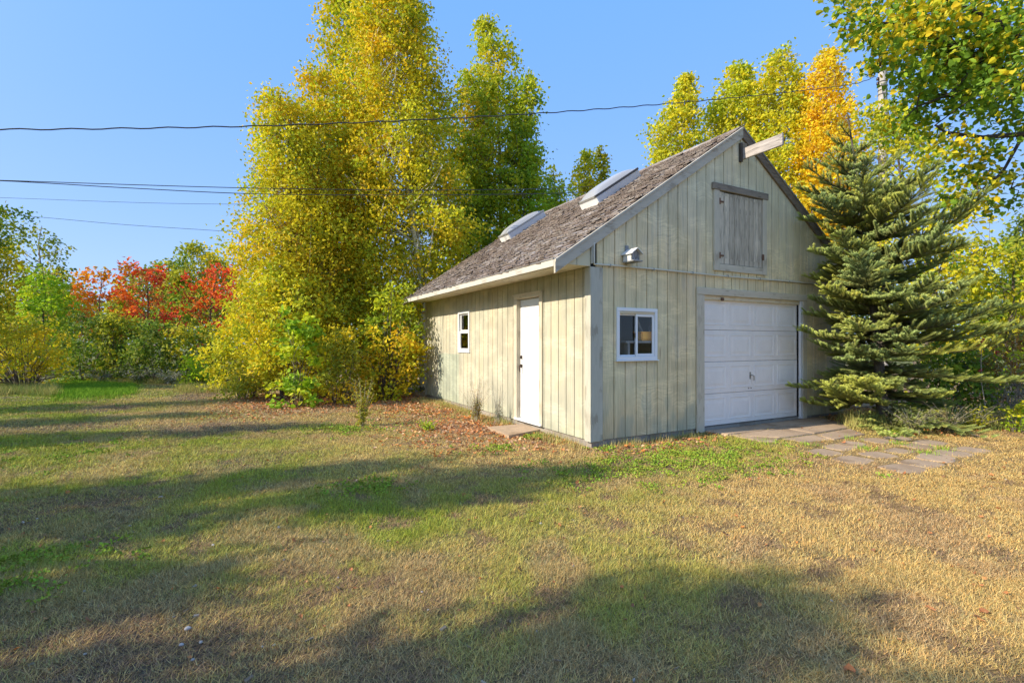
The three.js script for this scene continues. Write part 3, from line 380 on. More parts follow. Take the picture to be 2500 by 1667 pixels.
/* ---------- vegetation ---------- */
const leafMat = (tr = 0.38, o = {}) => new THREE.MeshPhysicalMaterial({ vertexColors: true, side: THREE.DoubleSide, roughness: 0.92, transmission: tr, thickness: 0, specularIntensity: 0.35, ...o });
const LEAF = leafMat(0.48), LEAFBIG = leafMat(0.45, { roughness: 0.85 });
const barkTex = tex(256, 512, (i, j) => { const x = i / 256, y = j / 512, v = 0.62 + 0.5 * (vn(x * 26, y * 14) - 0.5) + 0.4 * (fbm(x * 9, y * 7, 3) - 0.5); return [v, v * 0.95, v * 0.88]; });
barkTex.repeat.set(4, 2);
const birchTex = tex(256, 512, (i, j) => { const x = i / 256, y = j / 512; let v = 0.82 + 0.14 * (fbm(x * 6, y * 10, 3) - 0.5); const l = vn(x * 6, y * 44); if (l > 0.8) v *= 0.55; if (fbm(x * 2.5 + 3, y * 7, 3) > 0.63) v *= 0.28; return [v, v * 0.96, v * 0.88]; });
birchTex.repeat.set(3, 0.8);
const BARK = { grey: std({ map: barkTex, bumpMap: barkTex, bumpScale: 0.01, color: L(0.22, 0.19, 0.16) }), pale: std({ map: barkTex, color: L(0.5, 0.46, 0.38) }), dark: std({ map: barkTex, color: L(0.09, 0.07, 0.055) }), birch: std({ map: birchTex, color: L(0.98, 0.95, 0.9) }), red: std({ map: barkTex, color: L(0.25, 0.12, 0.08) }) };
class Leaves {
  constructor(o, n) { this.o = o; this.p = []; this.c = []; this.ix = []; }
  add(x, y, z, r, g, len, wid, col, droop = 0.5, spread = 1) {          // a folded, pointed leaf turned at random, hanging by droop
    let ax = g() * spread, ay = g() * 0.7 - droop, az = g() * spread, l = Math.hypot(ax, ay, az) || 1; ax /= l; ay /= l; az /= l;
    let bx = r() - 0.5, by = r() - 0.5, bz = r() - 0.5; const d = bx * ax + by * ay + bz * az; bx -= d * ax; by -= d * ay; bz -= d * az; l = Math.hypot(bx, by, bz) || 1; bx /= l; by /= l; bz /= l;
    const nx = ay * bz - az * by, ny = az * bx - ax * bz, nz = ax * by - ay * bx, k = this.p.length / 3, X = x - this.o.x, Y = y - this.o.y, Z = z - this.o.z, w = wid / 2, f = wid * 0.16, m = len * 0.42;
    this.p.push(X, Y, Z, X + ax * m + bx * w + nx * f, Y + ay * m + by * w + ny * f, Z + az * m + bz * w + nz * f, X + ax * len, Y + ay * len, Z + az * len, X + ax * m - bx * w + nx * f, Y + ay * m - by * w + ny * f, Z + az * m - bz * w + nz * f);
    for (let q = 0; q < 4; q++) this.c.push(col[0], col[1], col[2]); this.ix.push(k, k + 1, k + 2, k, k + 2, k + 3);
  }
  big(x, y, z, r, g, len, wid, col, droop = 0.4) {                      // broad heart-shaped leaf of eight faces
    let ax = g(), ay = g() * 0.6 - droop, az = g(), l = Math.hypot(ax, ay, az) || 1; ax /= l; ay /= l; az /= l;
    let bx = r() - 0.5, by = (r() - 0.5) * 0.6, bz = r() - 0.5; const d = bx * ax + by * ay + bz * az; bx -= d * ax; by -= d * ay; bz -= d * az; l = Math.hypot(bx, by, bz) || 1; bx /= l; by /= l; bz /= l;
    const nx = ay * bz - az * by, ny = az * bx - ax * bz, nz = ax * by - ay * bx, k = this.p.length / 3, X = x - this.o.x, Y = y - this.o.y, Z = z - this.o.z, fold = 0.12 + r() * 0.2;
    const out = [[0.02, 0], [-0.06, 0.3], [0.22, 0.5], [0.55, 0.42], [0.8, 0.2], [1.02, 0]], pt = (t, s, dz) => this.p.push(X + ax * t * len + bx * s * wid + nx * dz * wid, Y + ay * t * len + by * s * wid + ny * dz * wid, Z + az * t * len + bz * s * wid + nz * dz * wid);
    pt(0.02, 0, 0); pt(0.5, 0, -0.02); pt(1.02, 0, -0.1); for (const s of [1, -1]) for (let q = 1; q < 5; q++) pt(out[q][0], out[q][1] * s, out[q][1] * fold + (q === 4 ? -0.05 : 0));
    for (let q = 0; q < 11; q++) this.c.push(col[0], col[1], col[2]);
    for (const o of [3, 7]) { this.ix.push(k, k + o, k + 1, k + o, k + o + 1, k + 1, k + o + 1, k + o + 2, k + 1, k + o + 2, k + o + 3, k + 1, k + o + 3, k + 2, k + 1); }
  }
  build(name, mat, parent) { const g = new THREE.BufferGeometry(); g.setAttribute('position', new THREE.Float32BufferAttribute(this.p, 3)); g.setAttribute('color', new THREE.Float32BufferAttribute(this.c, 3)); g.setIndex(this.ix); const f = g; f.deleteAttribute('normal'); return addMesh(name, f, mat, parent); }
}
let leafTotal = 0;
const PAL = { // base colours of leaves as they are in full autumn light
  birch: [[0.82, 0.64, 0.02], [0.66, 0.60, 0.02], [0.44, 0.50, 0.02], [0.84, 0.56, 0.02]], birchGreen: [[0.40, 0.50, 0.02], [0.52, 0.58, 0.02], [0.68, 0.66, 0.02], [0.28, 0.40, 0.02]],
  gold: [[0.90, 0.68, 0.02], [0.90, 0.58, 0.015], [0.84, 0.70, 0.02], [0.90, 0.70, 0.03]], lemon: [[0.78, 0.70, 0.025], [0.64, 0.64, 0.03], [0.48, 0.54, 0.025], [0.84, 0.68, 0.02]],
  green: [[0.20, 0.32, 0.02], [0.28, 0.39, 0.025], [0.14, 0.24, 0.02], [0.38, 0.44, 0.025]], olive: [[0.40, 0.42, 0.025], [0.52, 0.48, 0.025], [0.30, 0.35, 0.025], [0.62, 0.52, 0.02]], lime: [[0.46, 0.62, 0.02], [0.35, 0.54, 0.02], [0.62, 0.66, 0.02], [0.28, 0.44, 0.02]],
  orange: [[0.90, 0.30, 0.015], [0.88, 0.20, 0.015], [0.78, 0.38, 0.015], [0.52, 0.34, 0.02]], crimson: [[0.80, 0.10, 0.03], [0.66, 0.12, 0.035], [0.86, 0.20, 0.02], [0.44, 0.22, 0.04]], red: [[0.86, 0.12, 0.02], [0.76, 0.08, 0.025], [0.86, 0.22, 0.02], [0.60, 0.2, 0.03]],
  maple: [[0.20, 0.33, 0.015], [0.30, 0.42, 0.015], [0.54, 0.56, 0.015], [0.76, 0.66, 0.015]], shade: [[0.17, 0.26, 0.025], [0.23, 0.30, 0.025], [0.30, 0.34, 0.03], [0.14, 0.21, 0.02]], yellowbush: [[0.78, 0.61, 0.02], [0.62, 0.54, 0.025], [0.82, 0.62, 0.02], [0.45, 0.44, 0.025]],
};
/* A tree or shrub inside an outline: rows of [height px, left px, right px] at depth D give the crown's radius at each height. */
function tree(name, label, category, group, { seed, D, base, rows, pal, pal2, leaf = 0.085, cover = 3, bark = BARK.grey, trunkR = 0.07, stems = 1, path, limbs = 44, droop = 0.5, hollow = 0.3, sig = 0.16, twigs = true, deep = 1, up = 0.35, big = false, mat = LEAF, lowFade = 0.25, gaps = 0.0, show }) {
  const r = rng(seed), g = gaussOf(r), b = atPx(base, V0, D); b.y = gy(b.x, b.z);
  const t = thing(name, label, category, [b.x, b.y, b.z], group), k = D / F, R = rows.map(([v, l, q]) => ({ y: CAM.y + (V0 - v) * k, c: ((l + q) / 2 - base) * k, w: Math.max(0.05, (q - l) / 2 * k) })).sort((m, n) => m.y - n.y);
  const top = R[R.length - 1].y, bot = R[0].y;
  const env = y => { if (y <= R[0].y) return R[0]; for (let i = 0; i + 1 < R.length; i++) if (y <= R[i + 1].y) { const s = (y - R[i].y) / (R[i + 1].y - R[i].y); return { c: lerp(R[i].c, R[i + 1].c, s), w: lerp(R[i].w, R[i + 1].w, s) }; } return R[R.length - 1]; };
  const W = (c, d, y) => new THREE.Vector3(b.x + RT.x * c + FW.x * d, y, b.z + RT.z * c + FW.z * d);
  const woods = [], trunkPts = [];
  if (stems === 1) { const P = path ? path.map(([u, v]) => W((u - base) * k, 0, CAM.y + (V0 - v) * k)) : (() => { const q = []; for (let i = 0; i <= 8; i++) { const y = lerp(b.y - 0.1, top - 0.1, i / 8), e = env(y); q.push(W(y < bot ? g() * 0.03 : e.c * 0.9 * sstep(bot - 0.5, bot + 1.5, y) + g() * 0.04, g() * 0.05, y)); } return q; })();
    P[0].y = b.y - 0.1; const H = top - b.y; addMesh('trunk', shift(tube(P, P.map(p => Math.max(0.008, trunkR * (1 - 0.92 * (p.y - b.y) / H))), 8), b), bark, t); trunkPts.push(...P); }
  const onTrunk = y => { if (!trunkPts.length) return W(0, 0, y); for (let i = 0; i + 1 < trunkPts.length; i++) if (y <= trunkPts[i + 1].y) { const s = clamp((y - trunkPts[i].y) / (trunkPts[i + 1].y - trunkPts[i].y)); return trunkPts[i].clone().lerp(trunkPts[i + 1], s); } return trunkPts[trunkPts.length - 1].clone(); };
  // area to fill
  let area = 0; for (let i = 0; i + 1 < R.length; i++) area += (R[i].w + R[i + 1].w) * (R[i + 1].y - R[i].y);
  const len = big ? leaf : Math.max(leaf, 3.5 * D / 496), wid = len * (big ? 0.85 : 0.68), N = Math.round(area * cover * 1.75 / (0.5 * len * wid)), lv = new Leaves(b), clumps = Math.max(30, Math.round(N / 26));
  const ymaxW = Math.max(...R.map(q => q.w)), limbEnds = [];
  for (let i = 0; i < limbs; i++) {
    let y1; do y1 = lerp(bot, top, Math.pow(r(), 0.9)); while (r() > 0.35 + 0.65 * env(y1).w / ymaxW);
    const a = i * 2.39996 + r() * 0.8, e = env(y1), rad = e.w * (0.55 + 0.42 * r()), end = W(e.c + Math.cos(a) * rad, Math.sin(a) * rad * deep, y1);
    const y0 = Math.max(b.y + 0.05, y1 - rad * (up + 0.5 * r()) - 0.1), st = stems > 1 ? W(Math.cos(a) * 0.12 * stems * 0.2, Math.sin(a) * 0.12 * stems * 0.2, b.y - 0.05) : onTrunk(y0);
    const mid = st.clone().lerp(end, 0.5); mid.y += (stems > 1 ? 0.1 : -0.06) * rad + g() * 0.04; mid.x += g() * 0.05; mid.z += g() * 0.05; if (stems > 1) mid.lerp(W(0, 0, mid.y), 0.25);
    const rr = Math.max(0.006, trunkR * (stems > 1 ? 0.5 : 0.32) * (1 - 0.6 * (y1 - bot) / (top - bot + 0.01)));
    const pts = [st, st.clone().lerp(mid, 0.55), mid, mid.clone().lerp(end, 0.55), end]; pts[1].addScalar(g() * 0.02); pts[3].y += g() * 0.03; limbEnds.push({ pts, y1 });
    woods.push(tube(pts, [rr, rr * 0.85, rr * 0.65, rr * 0.45, rr * 0.2], 5, false));
  }
  const nA = r() * 50;
  for (let i = 0; i < clumps; i++) {
    let y; do y = lerp(bot, top, r()); while (r() > 0.12 + 0.88 * env(y).w / ymaxW);
    const e = env(y), a = r() * 6.283, rf = Math.sqrt(lerp(hollow * hollow, 1.0, r())) * (0.9 + 0.1 * g()), rad = e.w * rf * (0.72 + 0.5 * vn(y * 1.5 + nA, (1 + Math.cos(a)) * 1.6 + (a > 3.14 ? 7 : 0))), c = W(e.c + Math.cos(a) * rad, Math.sin(a) * rad * deep, y + g() * 0.05);
    if (gaps && fbm(c.x * 1.4 + nA, c.y * 1.4 + c.z, 3) < gaps) continue;
    if (y < bot + (top - bot) * 0.15 && r() < lowFade) continue;
    if (twigs && r() < 0.4) { let best = null, bd = 1e9; for (let q = 0; q < 6; q++) { const lm = limbEnds[Math.floor(r() * limbEnds.length)], pt = lm.pts[2 + Math.floor(r() * 3)], d = pt.distanceToSquared(c); if (d < bd) { bd = d; best = pt; } } if (bd < 2.2) { const m = best.clone().lerp(c, 0.6); m.y -= 0.04; woods.push(tube([best, m, c], [0.006, 0.005, 0.003], 3, false)); } }
    const P = pal2 && fbm(c.x * 0.55 + nA, c.y * 0.5 - c.z * 0.4, 3) + 0.1 * g() > 0.595 ? pal2 : pal, cc = P[Math.floor(Math.pow(r(), 1.3) * 4)], tone = 0.82 + 0.34 * r(), n = Math.round(26 * (0.5 + r())), s = Math.min(sig * (0.6 + 0.5 * r()), 0.35 * e.w + 0.04); if (show && y > show[0] && y < show[1]) { const tp = onTrunk(y), dl = (c.x - tp.x) * RT.x + (c.z - tp.z) * RT.z, dd = (c.x - tp.x) * FW.x + (c.z - tp.z) * FW.z; if (Math.abs(dl) < 0.26 && dd < 0.05 && r() < 0.4) continue; }
    for (let q = 0; q < n; q++) { const pc = r() < 0.13 ? P[Math.floor(r() * 4)] : cc, v = tone * (0.88 + 0.24 * r()), x = c.x + g() * s, yy = c.y + g() * s * 0.8, z = c.z + g() * s, f = 0.75 + 0.5 * r(); if (yy < b.y + 0.02) continue; if (x > -0.03 && x < WID + 0.5 && z > -LEN - 0.05 && z < 0.06 && yy < roofY(clamp(x, -0.5, WID)) + 0.05) continue; if (x > -0.62 && x <= 0 && z > -LEN - 0.1 && z < 0 && yy > 2.28 && yy < 2.55) continue; (big ? lv.big : lv.add).call(lv, x, yy, z, r, g, len * f, wid * f, [pc[0] * v, pc[1] * v, pc[2] * v], droop); leafTotal++; }
  }
  addMesh('branches', shift(mergeGeometries(woods), b), bark, t);
  lv.build('crown', mat, t); return t;
}
const GB = 'autumn trees behind the side wall', GR = 'yellow trees behind the roof ridge', GL = 'shrubs and trees at the far lawn edge';
tree('birch_tree', 'tall yellow birch with a white leaning trunk beside the garage eave', 'tree', null, { seed: 101, D: 14.5, base: 1036, path: [[1036, 955], [1034, 700], [1012, 560], [988, 400], [985, 330], [966, 200], [955, 80], [950, -60]], rows: [[-70, 925, 985], [0, 850, 1046], [60, 842, 1066], [150, 838, 1076], [250, 830, 1100], [350, 810, 1130], [450, 780, 1150], [550, 770, 1180], [640, 790, 1165], [720, 810, 1060], [850, 850, 1042], [940, 880, 1030]], pal: PAL.birch, pal2: PAL.lemon, bark: BARK.birch, trunkR: 0.15, cover: 3.6, limbs: 70, sig: 0.19, deep: 0.7, show: [2.4, 7.5] });
tree('birch_tree', 'greener birch with dark leaves standing just behind the tallest yellow birch', 'tree', null, { seed: 102, D: 16.2, base: 850, rows: [[-30, 795, 850], [40, 780, 900], [150, 786, 910], [300, 740, 930], [450, 710, 950], [600, 700, 920], [750, 700, 900], [900, 720, 890]], pal: PAL.birchGreen, pal2: PAL.birch, bark: BARK.pale, trunkR: 0.1, cover: 2.7, limbs: 50, sig: 0.2 });
tree('birch_tree', 'amber topped birch second in height, between the tall birch and the leaning low one', 'tree', null, { seed: 103, D: 14.2, base: 775, rows: [[160, 745, 785], [230, 725, 815], [330, 700, 850], [450, 680, 870], [600, 660, 880], [750, 650, 870], [880, 670, 850]], pal: PAL.birch, pal2: PAL.birchGreen, bark: BARK.pale, trunkR: 0.08, cover: 2.2, limbs: 46, sig: 0.18 });
tree('birch_tree', 'broad amber birch whose low crown faces the red trees', 'tree', null, { seed: 104, D: 13.4, base: 720, rows: [[232, 640, 700], [290, 628, 745], [370, 618, 790], [480, 592, 820], [590, 556, 850], [700, 552, 860], [800, 578, 860], [900, 600, 850], [950, 640, 820]], pal: PAL.birch, pal2: PAL.lemon, bark: BARK.grey, trunkR: 0.08, cover: 2.8, limbs: 60, sig: 0.2 });
tree('alder_tree', 'bushy yellow green young tree pressed against the back corner of the garage', 'tree', null, { seed: 105, D: 12.4, base: 940, rows: [[690, 950, 1000], [740, 900, 1030], [800, 880, 1046], [870, 870, 1046], [930, 870, 1036], [965, 900, 1010]], pal: PAL.birch, pal2: PAL.birchGreen, bark: BARK.grey, trunkR: 0.05, stems: 4, leaf: 0.1, cover: 2.3, limbs: 34, sig: 0.15, gaps: 0.3 });
tree('alder_tree', 'yellow young tree with thin dark trunk behind the lime sapling', 'tree', null, { seed: 106, D: 12.2, base: 690, rows: [[640, 640, 740], [720, 590, 790], [800, 575, 830], [870, 590, 840], [940, 610, 820]], pal: PAL.lemon, pal2: PAL.birch, bark: BARK.dark, trunkR: 0.05, leaf: 0.1, cover: 2.3, limbs: 34, sig: 0.16, gaps: 0.3 });
tree('wild_shrub', 'yellow leafy bush with orange lower leaves between the lime sapling and the garage', 'shrub', null, { seed: 113, D: 11.6, base: 830, rows: [[800, 800, 860], [850, 770, 900], [920, 765, 930], [985, 780, 920]], pal: PAL.birch, pal2: PAL.olive, bark: BARK.grey, trunkR: 0.02, stems: 6, leaf: 0.085, cover: 1.8, limbs: 30, sig: 0.13, gaps: 0.34 });
tree('aspen_tree', 'tall green aspen with twin spires rising over the garage roof', 'tree', null, { seed: 107, D: 18, base: 1225, rows: [[36, 1178, 1200], [75, 1162, 1212], [100, 1160, 1268], [185, 1160, 1272], [205, 1150, 1276], [300, 1120, 1300], [400, 1110, 1330], [520, 1100, 1350], [640, 1090, 1360]], pal: PAL.birchGreen, pal2: PAL.lemon, bark: BARK.pale, trunkR: 0.12, cover: 2.2, limbs: 46, sig: 0.17 });
tree('aspen_tree', 'green aspen with pointed side spire, next right of the twin spired one', 'tree', null, { seed: 108, D: 17.4, base: 1290, rows: [[180, 1274, 1296], [225, 1256, 1318], [290, 1240, 1314], [330, 1230, 1312], [390, 1210, 1344], [470, 1190, 1372], [560, 1180, 1380], [660, 1150, 1380]], pal: PAL.birchGreen, pal2: PAL.lime, bark: BARK.pale, trunkR: 0.1, cover: 2.3, limbs: 40, sig: 0.17 });
tree('aspen_tree', 'green aspen standing between the tall birch and the twin spired aspen', 'tree', null, { seed: 109, D: 17, base: 1150, rows: [[176, 1134, 1166], [220, 1110, 1206], [330, 1080, 1235], [450, 1090, 1210], [600, 1060, 1220], [720, 1050, 1180]], pal: PAL.birchGreen, pal2: PAL.birch, bark: BARK.pale, trunkR: 0.1, cover: 3.0, limbs: 40, sig: 0.17 });
tree('aspen_tree', 'small yellow aspen top showing above the roof between the skylights', 'tree', null, { seed: 110, D: 20, base: 1425, rows: [[362, 1432, 1446], [400, 1398, 1452], [440, 1392, 1456], [500, 1360, 1450], [600, 1340, 1460]], pal: PAL.lemon, pal2: PAL.birchGreen, bark: BARK.pale, trunkR: 0.08, cover: 2.2, limbs: 24, sig: 0.17 });
tree('aspen_tree', 'slender aspen top beside the upper end of the nearer skylight', 'tree', null, { seed: 111, D: 20.5, base: 1470, rows: [[360, 1462, 1472], [400, 1456, 1484], [450, 1450, 1484], [520, 1440, 1490], [600, 1430, 1490]], pal: PAL.olive, pal2: PAL.lemon, bark: BARK.pale, trunkR: 0.07, cover: 2.2, limbs: 20, sig: 0.15 });
tree('aspen_tree', 'low green aspen filling the gap beside the farther skylight', 'tree', null, { seed: 112, D: 19, base: 1350, rows: [[410, 1345, 1360], [450, 1328, 1385], [520, 1310, 1400], [620, 1300, 1410]], pal: PAL.birchGreen, pal2: PAL.lemon, bark: BARK.pale, trunkR: 0.08, cover: 2.2, limbs: 22, sig: 0.16 });
for (const [seed, base, rows, pal, pal2, label] of [
  [121, 1660, [[185, 1664, 1684], [235, 1646, 1702], [275, 1620, 1708], [295, 1586, 1712], [350, 1574, 1722], [420, 1578, 1740], [500, 1570, 1760], [620, 1560, 1760]], PAL.lemon, PAL.birchGreen, 'lemon yellow aspen rising over the middle of the roof slope'],
  [122, 1800, [[162, 1782, 1824], [205, 1760, 1846], [270, 1714, 1866], [340, 1690, 1880], [520, 1680, 1890], [660, 1680, 1890]], PAL.lemon, PAL.birchGreen, 'yellow aspen directly behind the gable peak'],
  [123, 1905, [[126, 1888, 1922], [185, 1860, 1966], [250, 1838, 1984], [350, 1826, 2004], [460, 1820, 2010], [620, 1820, 2020]], PAL.lemon, PAL.lemon, 'pale yellow aspen behind the tip of the hoist beam'],
  [124, 2025, [[122, 2012, 2042], [170, 1986, 2056], [250, 1956, 2074], [330, 1940, 2096], [430, 1926, 2116], [560, 1916, 2126], [700, 1930, 2130]], PAL.gold, PAL.gold, 'golden orange aspen glowing above the spruce']])
  tree('aspen_tree', label, 'tree', GR, { seed, D: seed === 124 ? 19.8 : 21 + (seed % 3) * 0.8, base, rows, pal, pal2, bark: BARK.pale, trunkR: 0.1, cover: 3.3, limbs: 44, sig: 0.2 });
tree('maple_tree', 'sparse yellow green tree behind the spruce with sky in its crown', 'tree', null, { seed: 131, D: 13, base: 2230, rows: [[240, 2120, 2180], [300, 2110, 2220], [400, 2090, 2310], [520, 2080, 2390], [620, 2090, 2440], [720, 2110, 2480], [850, 2150, 2510]], pal: PAL.lemon, pal2: PAL.maple, bark: BARK.grey, trunkR: 0.09, leaf: 0.12, cover: 1.8, limbs: 44, sig: 0.19, gaps: 0.4 });
tree('maple_tree', 'dense green tree closing the edge of the yard beyond the brambles', 'tree', null, { seed: 132, D: 12, base: 2480, rows: [[590, 2440, 2560], [640, 2360, 2600], [740, 2300, 2640], [850, 2270, 2640], [950, 2290, 2640]], pal: PAL.olive, pal2: PAL.lime, bark: BARK.grey, trunkR: 0.08, leaf: 0.12, cover: 2.2, limbs: 34, sig: 0.2, gaps: 0.36 });
tree('hemlock_tree', 'dull green evergreen seen in the sky gap under the maple bough', 'tree', null, { seed: 133, D: 19, base: 2520, rows: [[520, 2490, 2530], [580, 2475, 2560], [660, 2460, 2580], [800, 2440, 2600]], pal: PAL.shade, pal2: PAL.olive, bark: BARK.dark, trunkR: 0.12, leaf: 0.07, cover: 2.6, limbs: 40, sig: 0.14 });
// the far left lawn edge
tree('yellow_shrub', 'round yellow shrub with bare twiggy base at the lawn edge', 'shrub', null, { seed: 141, D: 15.3, base: 62, rows: [[772, 20, 110], [800, -40, 140], [860, -80, 162], [910, -70, 158], [945, -40, 120]], pal: PAL.yellowbush, pal2: PAL.olive, bark: BARK.grey, trunkR: 0.05, stems: 9, cover: 1.5, limbs: 70, sig: 0.15, lowFade: 0.75 });
tree('ash_tree', 'thin crowned tree with airy brownish top against the sky', 'tree', GL, { seed: 142, D: 26, base: 105, rows: [[546, 60, 132], [590, 36, 142], [640, 34, 150], [700, 50, 165], [780, 40, 170], [860, 30, 160]], pal: PAL.olive, pal2: PAL.shade, bark: BARK.pale, trunkR: 0.12, cover: 1.0, limbs: 50, sig: 0.25, gaps: 0.46 });
tree('ash_tree', 'bright green young tree before the airy topped one', 'tree', GL, { seed: 143, D: 22, base: 105, rows: [[660, 85, 118], [705, 66, 150], [760, 50, 168], [830, 40, 176], [900, 50, 170]], pal: PAL.lime, pal2: PAL.olive, trunkR: 0.08, cover: 2.3, limbs: 40, sig: 0.22 });
tree('ash_tree', 'dark green dome of a tree ending at the patch of open sky', 'tree', GL, { seed: 144, D: 29, base: 150, rows: [[655, 110, 150], [690, 90, 172], [750, 80, 186], [860, 80, 200]], pal: PAL.olive, pal2: PAL.green, trunkR: 0.1, cover: 2.3, limbs: 36, sig: 0.28 });
tree('ash_tree', 'large olive tree cut by the picture edge behind the yellow shrub', 'tree', GL, { seed: 145, D: 23, base: -10, rows: [[580, -50, 16], [640, -90, 40], [700, -110, 75], [800, -110, 90], [880, -90, 80]], pal: PAL.olive, pal2: PAL.yellowbush, trunkR: 0.12, cover: 2.3, limbs: 40, sig: 0.25 });
tree('oak_tree', 'dark leafed tree whose bough tips hang into the sky', 'tree', null, { seed: 146, D: 14, base: -105, rows: [[440, -140, -60], [475, -190, 6], [515, -210, 34], [560, -210, 12], [610, -200, -40], [760, -190, -60], [860, -160, -70]], pal: PAL.green, pal2: PAL.olive, bark: BARK.grey, trunkR: 0.14, cover: 2.0, limbs: 40, sig: 0.16, leaf: 0.09 });
for (const [seed, base, rows, pal, pal2, label] of [
  [151, 238, [[664, 215, 270], [690, 180, 310], [740, 165, 318], [790, 160, 322], [830, 180, 300]], PAL.orange, PAL.orange, 'orange red sumac first in the row of red trees'],
  [152, 352, [[638, 298, 345], [662, 288, 402], [715, 290, 432], [770, 286, 436], [820, 300, 420]], PAL.crimson, PAL.orange, 'dark crimson sumac with thin bare tips in the middle of the red row'],
  [153, 512, [[655, 500, 590], [680, 455, 600], [740, 430, 604], [790, 428, 600], [830, 450, 590]], PAL.red, PAL.crimson, 'bright red sumac beside the amber birches']])
  tree('sumac_tree', label, 'tree', GL, { seed, D: 25 + (seed % 2), base, rows, pal, pal2, bark: BARK.red, trunkR: 0.07, cover: 1.35, limbs: 46, sig: 0.2, gaps: 0.4, stems: 1, droop: 0.2 });
tree('ash_tree', 'olive green tree rising behind the bright red sumac', 'tree', GL, { seed: 156, D: 38, base: 490, rows: [[598, 455, 500], [640, 415, 560], [690, 400, 590], [800, 380, 610]], pal: PAL.olive, pal2: PAL.green, trunkR: 0.12, cover: 2.6, limbs: 40, sig: 0.35 });
tree('ash_tree', 'grey green tree far behind the crimson sumac', 'tree', GL, { seed: 157, D: 42, base: 400, rows: [[640, 400, 440], [690, 290, 470], [740, 260, 480], [830, 240, 480]], pal: PAL.olive, pal2: PAL.shade, trunkR: 0.12, cover: 2.4, limbs: 40, sig: 0.35 });
for (const [seed, base, D, rows, pal, pal2, label] of [
  [161, 215, 18, [[770, 190, 260], [810, 165, 290], [870, 150, 300], [940, 145, 300]], PAL.shade, PAL.green, 'shaded dark bush next to the yellow shrub'],
  [162, 300, 18.3, [[775, 270, 330], [800, 230, 350], [850, 220, 360], [942, 225, 360]], PAL.olive, PAL.shade, 'bush with yellow crown and dark foot under the orange sumac'],
  [163, 390, 17.8, [[790, 350, 420], [830, 310, 440], [880, 300, 450], [942, 305, 455]], PAL.shade, PAL.green, 'dark green bush below the crimson sumac'],
  [164, 470, 18, [[790, 440, 520], [830, 420, 560], [890, 425, 570], [950, 440, 570]], PAL.olive, PAL.green, 'olive bush below the bright red sumac'],
  [165, 565, 15, [[780, 530, 590], [830, 510, 610], [890, 500, 640], [960, 520, 640]], PAL.olive, PAL.lemon, 'olive yellow bush at the foot of the amber birches'],
  [166, 475, 16, [[880, 455, 500], [905, 445, 515], [950, 440, 520]], PAL.yellowbush, PAL.lime, 'low golden bush on the lawn edge'],
  [167, 600, 12.6, [[880, 570, 640], [920, 555, 670], [965, 560, 670]], PAL.olive, PAL.lime, 'low leafy bush with small pale leaves left of the lime sapling']])
  tree('wild_shrub', label, 'shrub', GL, { seed, D, base, rows, pal, pal2, bark: BARK.grey, trunkR: 0.035, stems: 7, cover: 1.9, limbs: 36, sig: 0.17, lowFade: 0.1 });
tree('maple_sapling', 'bright lime green maple sapling at the lawn edge', 'sapling', null, { seed: 171, D: 10.9, base: 725, rows: [[770, 700, 760], [830, 690, 780], [880, 672, 786], [940, 662, 792], [985, 668, 785], [1005, 690, 770]], pal: PAL.lime, pal2: PAL.lime, bark: BARK.grey, trunkR: 0.02, stems: 3, leaf: 0.1, cover: 1.6, limbs: 26, sig: 0.09, big: true, mat: LEAFBIG, gaps: 0.3, droop: 0.15 });
// brambles and weeds at the right
tree('bramble_thicket', 'tangle of bare brown brambles with orange leaves at the yard edge', 'shrub', null, { seed: 181, D: 9.6, base: 2470, rows: [[800, 2400, 2560], [860, 2350, 2620], [930, 2330, 2640], [1010, 2340, 2640]], pal: [[0.34, 0.17, 0.04], [0.28, 0.25, 0.04], [0.40, 0.22, 0.04], [0.2, 0.22, 0.04]], pal2: PAL.olive, bark: BARK.pale, trunkR: 0.02, stems: 9, cover: 0.8, limbs: 110, sig: 0.14, deep: 0.6, leaf: 0.08, gaps: 0.4 });
tree('wild_shrub', 'dark leafy shrub under the spruce skirt beside the red leafed sapling', 'shrub', null, { seed: 182, D: 9.7, base: 2300, rows: [[840, 2260, 2360], [900, 2230, 2420], [970, 2200, 2440], [1020, 2200, 2440]], pal: PAL.shade, pal2: PAL.green, bark: BARK.dark, trunkR: 0.02, stems: 6, cover: 1.7, limbs: 40, sig: 0.16, deep: 0.6, leaf: 0.09 });
tree('wild_shrub', 'lime yellow shrub at the border of the picture beside the brambles', 'shrub', null, { seed: 183, D: 7.8, base: 2500, rows: [[975, 2485, 2520], [1010, 2470, 2550], [1060, 2472, 2560]], pal: PAL.lime, pal2: PAL.lemon, bark: BARK.grey, trunkR: 0.015, stems: 6, cover: 2.2, limbs: 24, sig: 0.06, leaf: 0.05 });
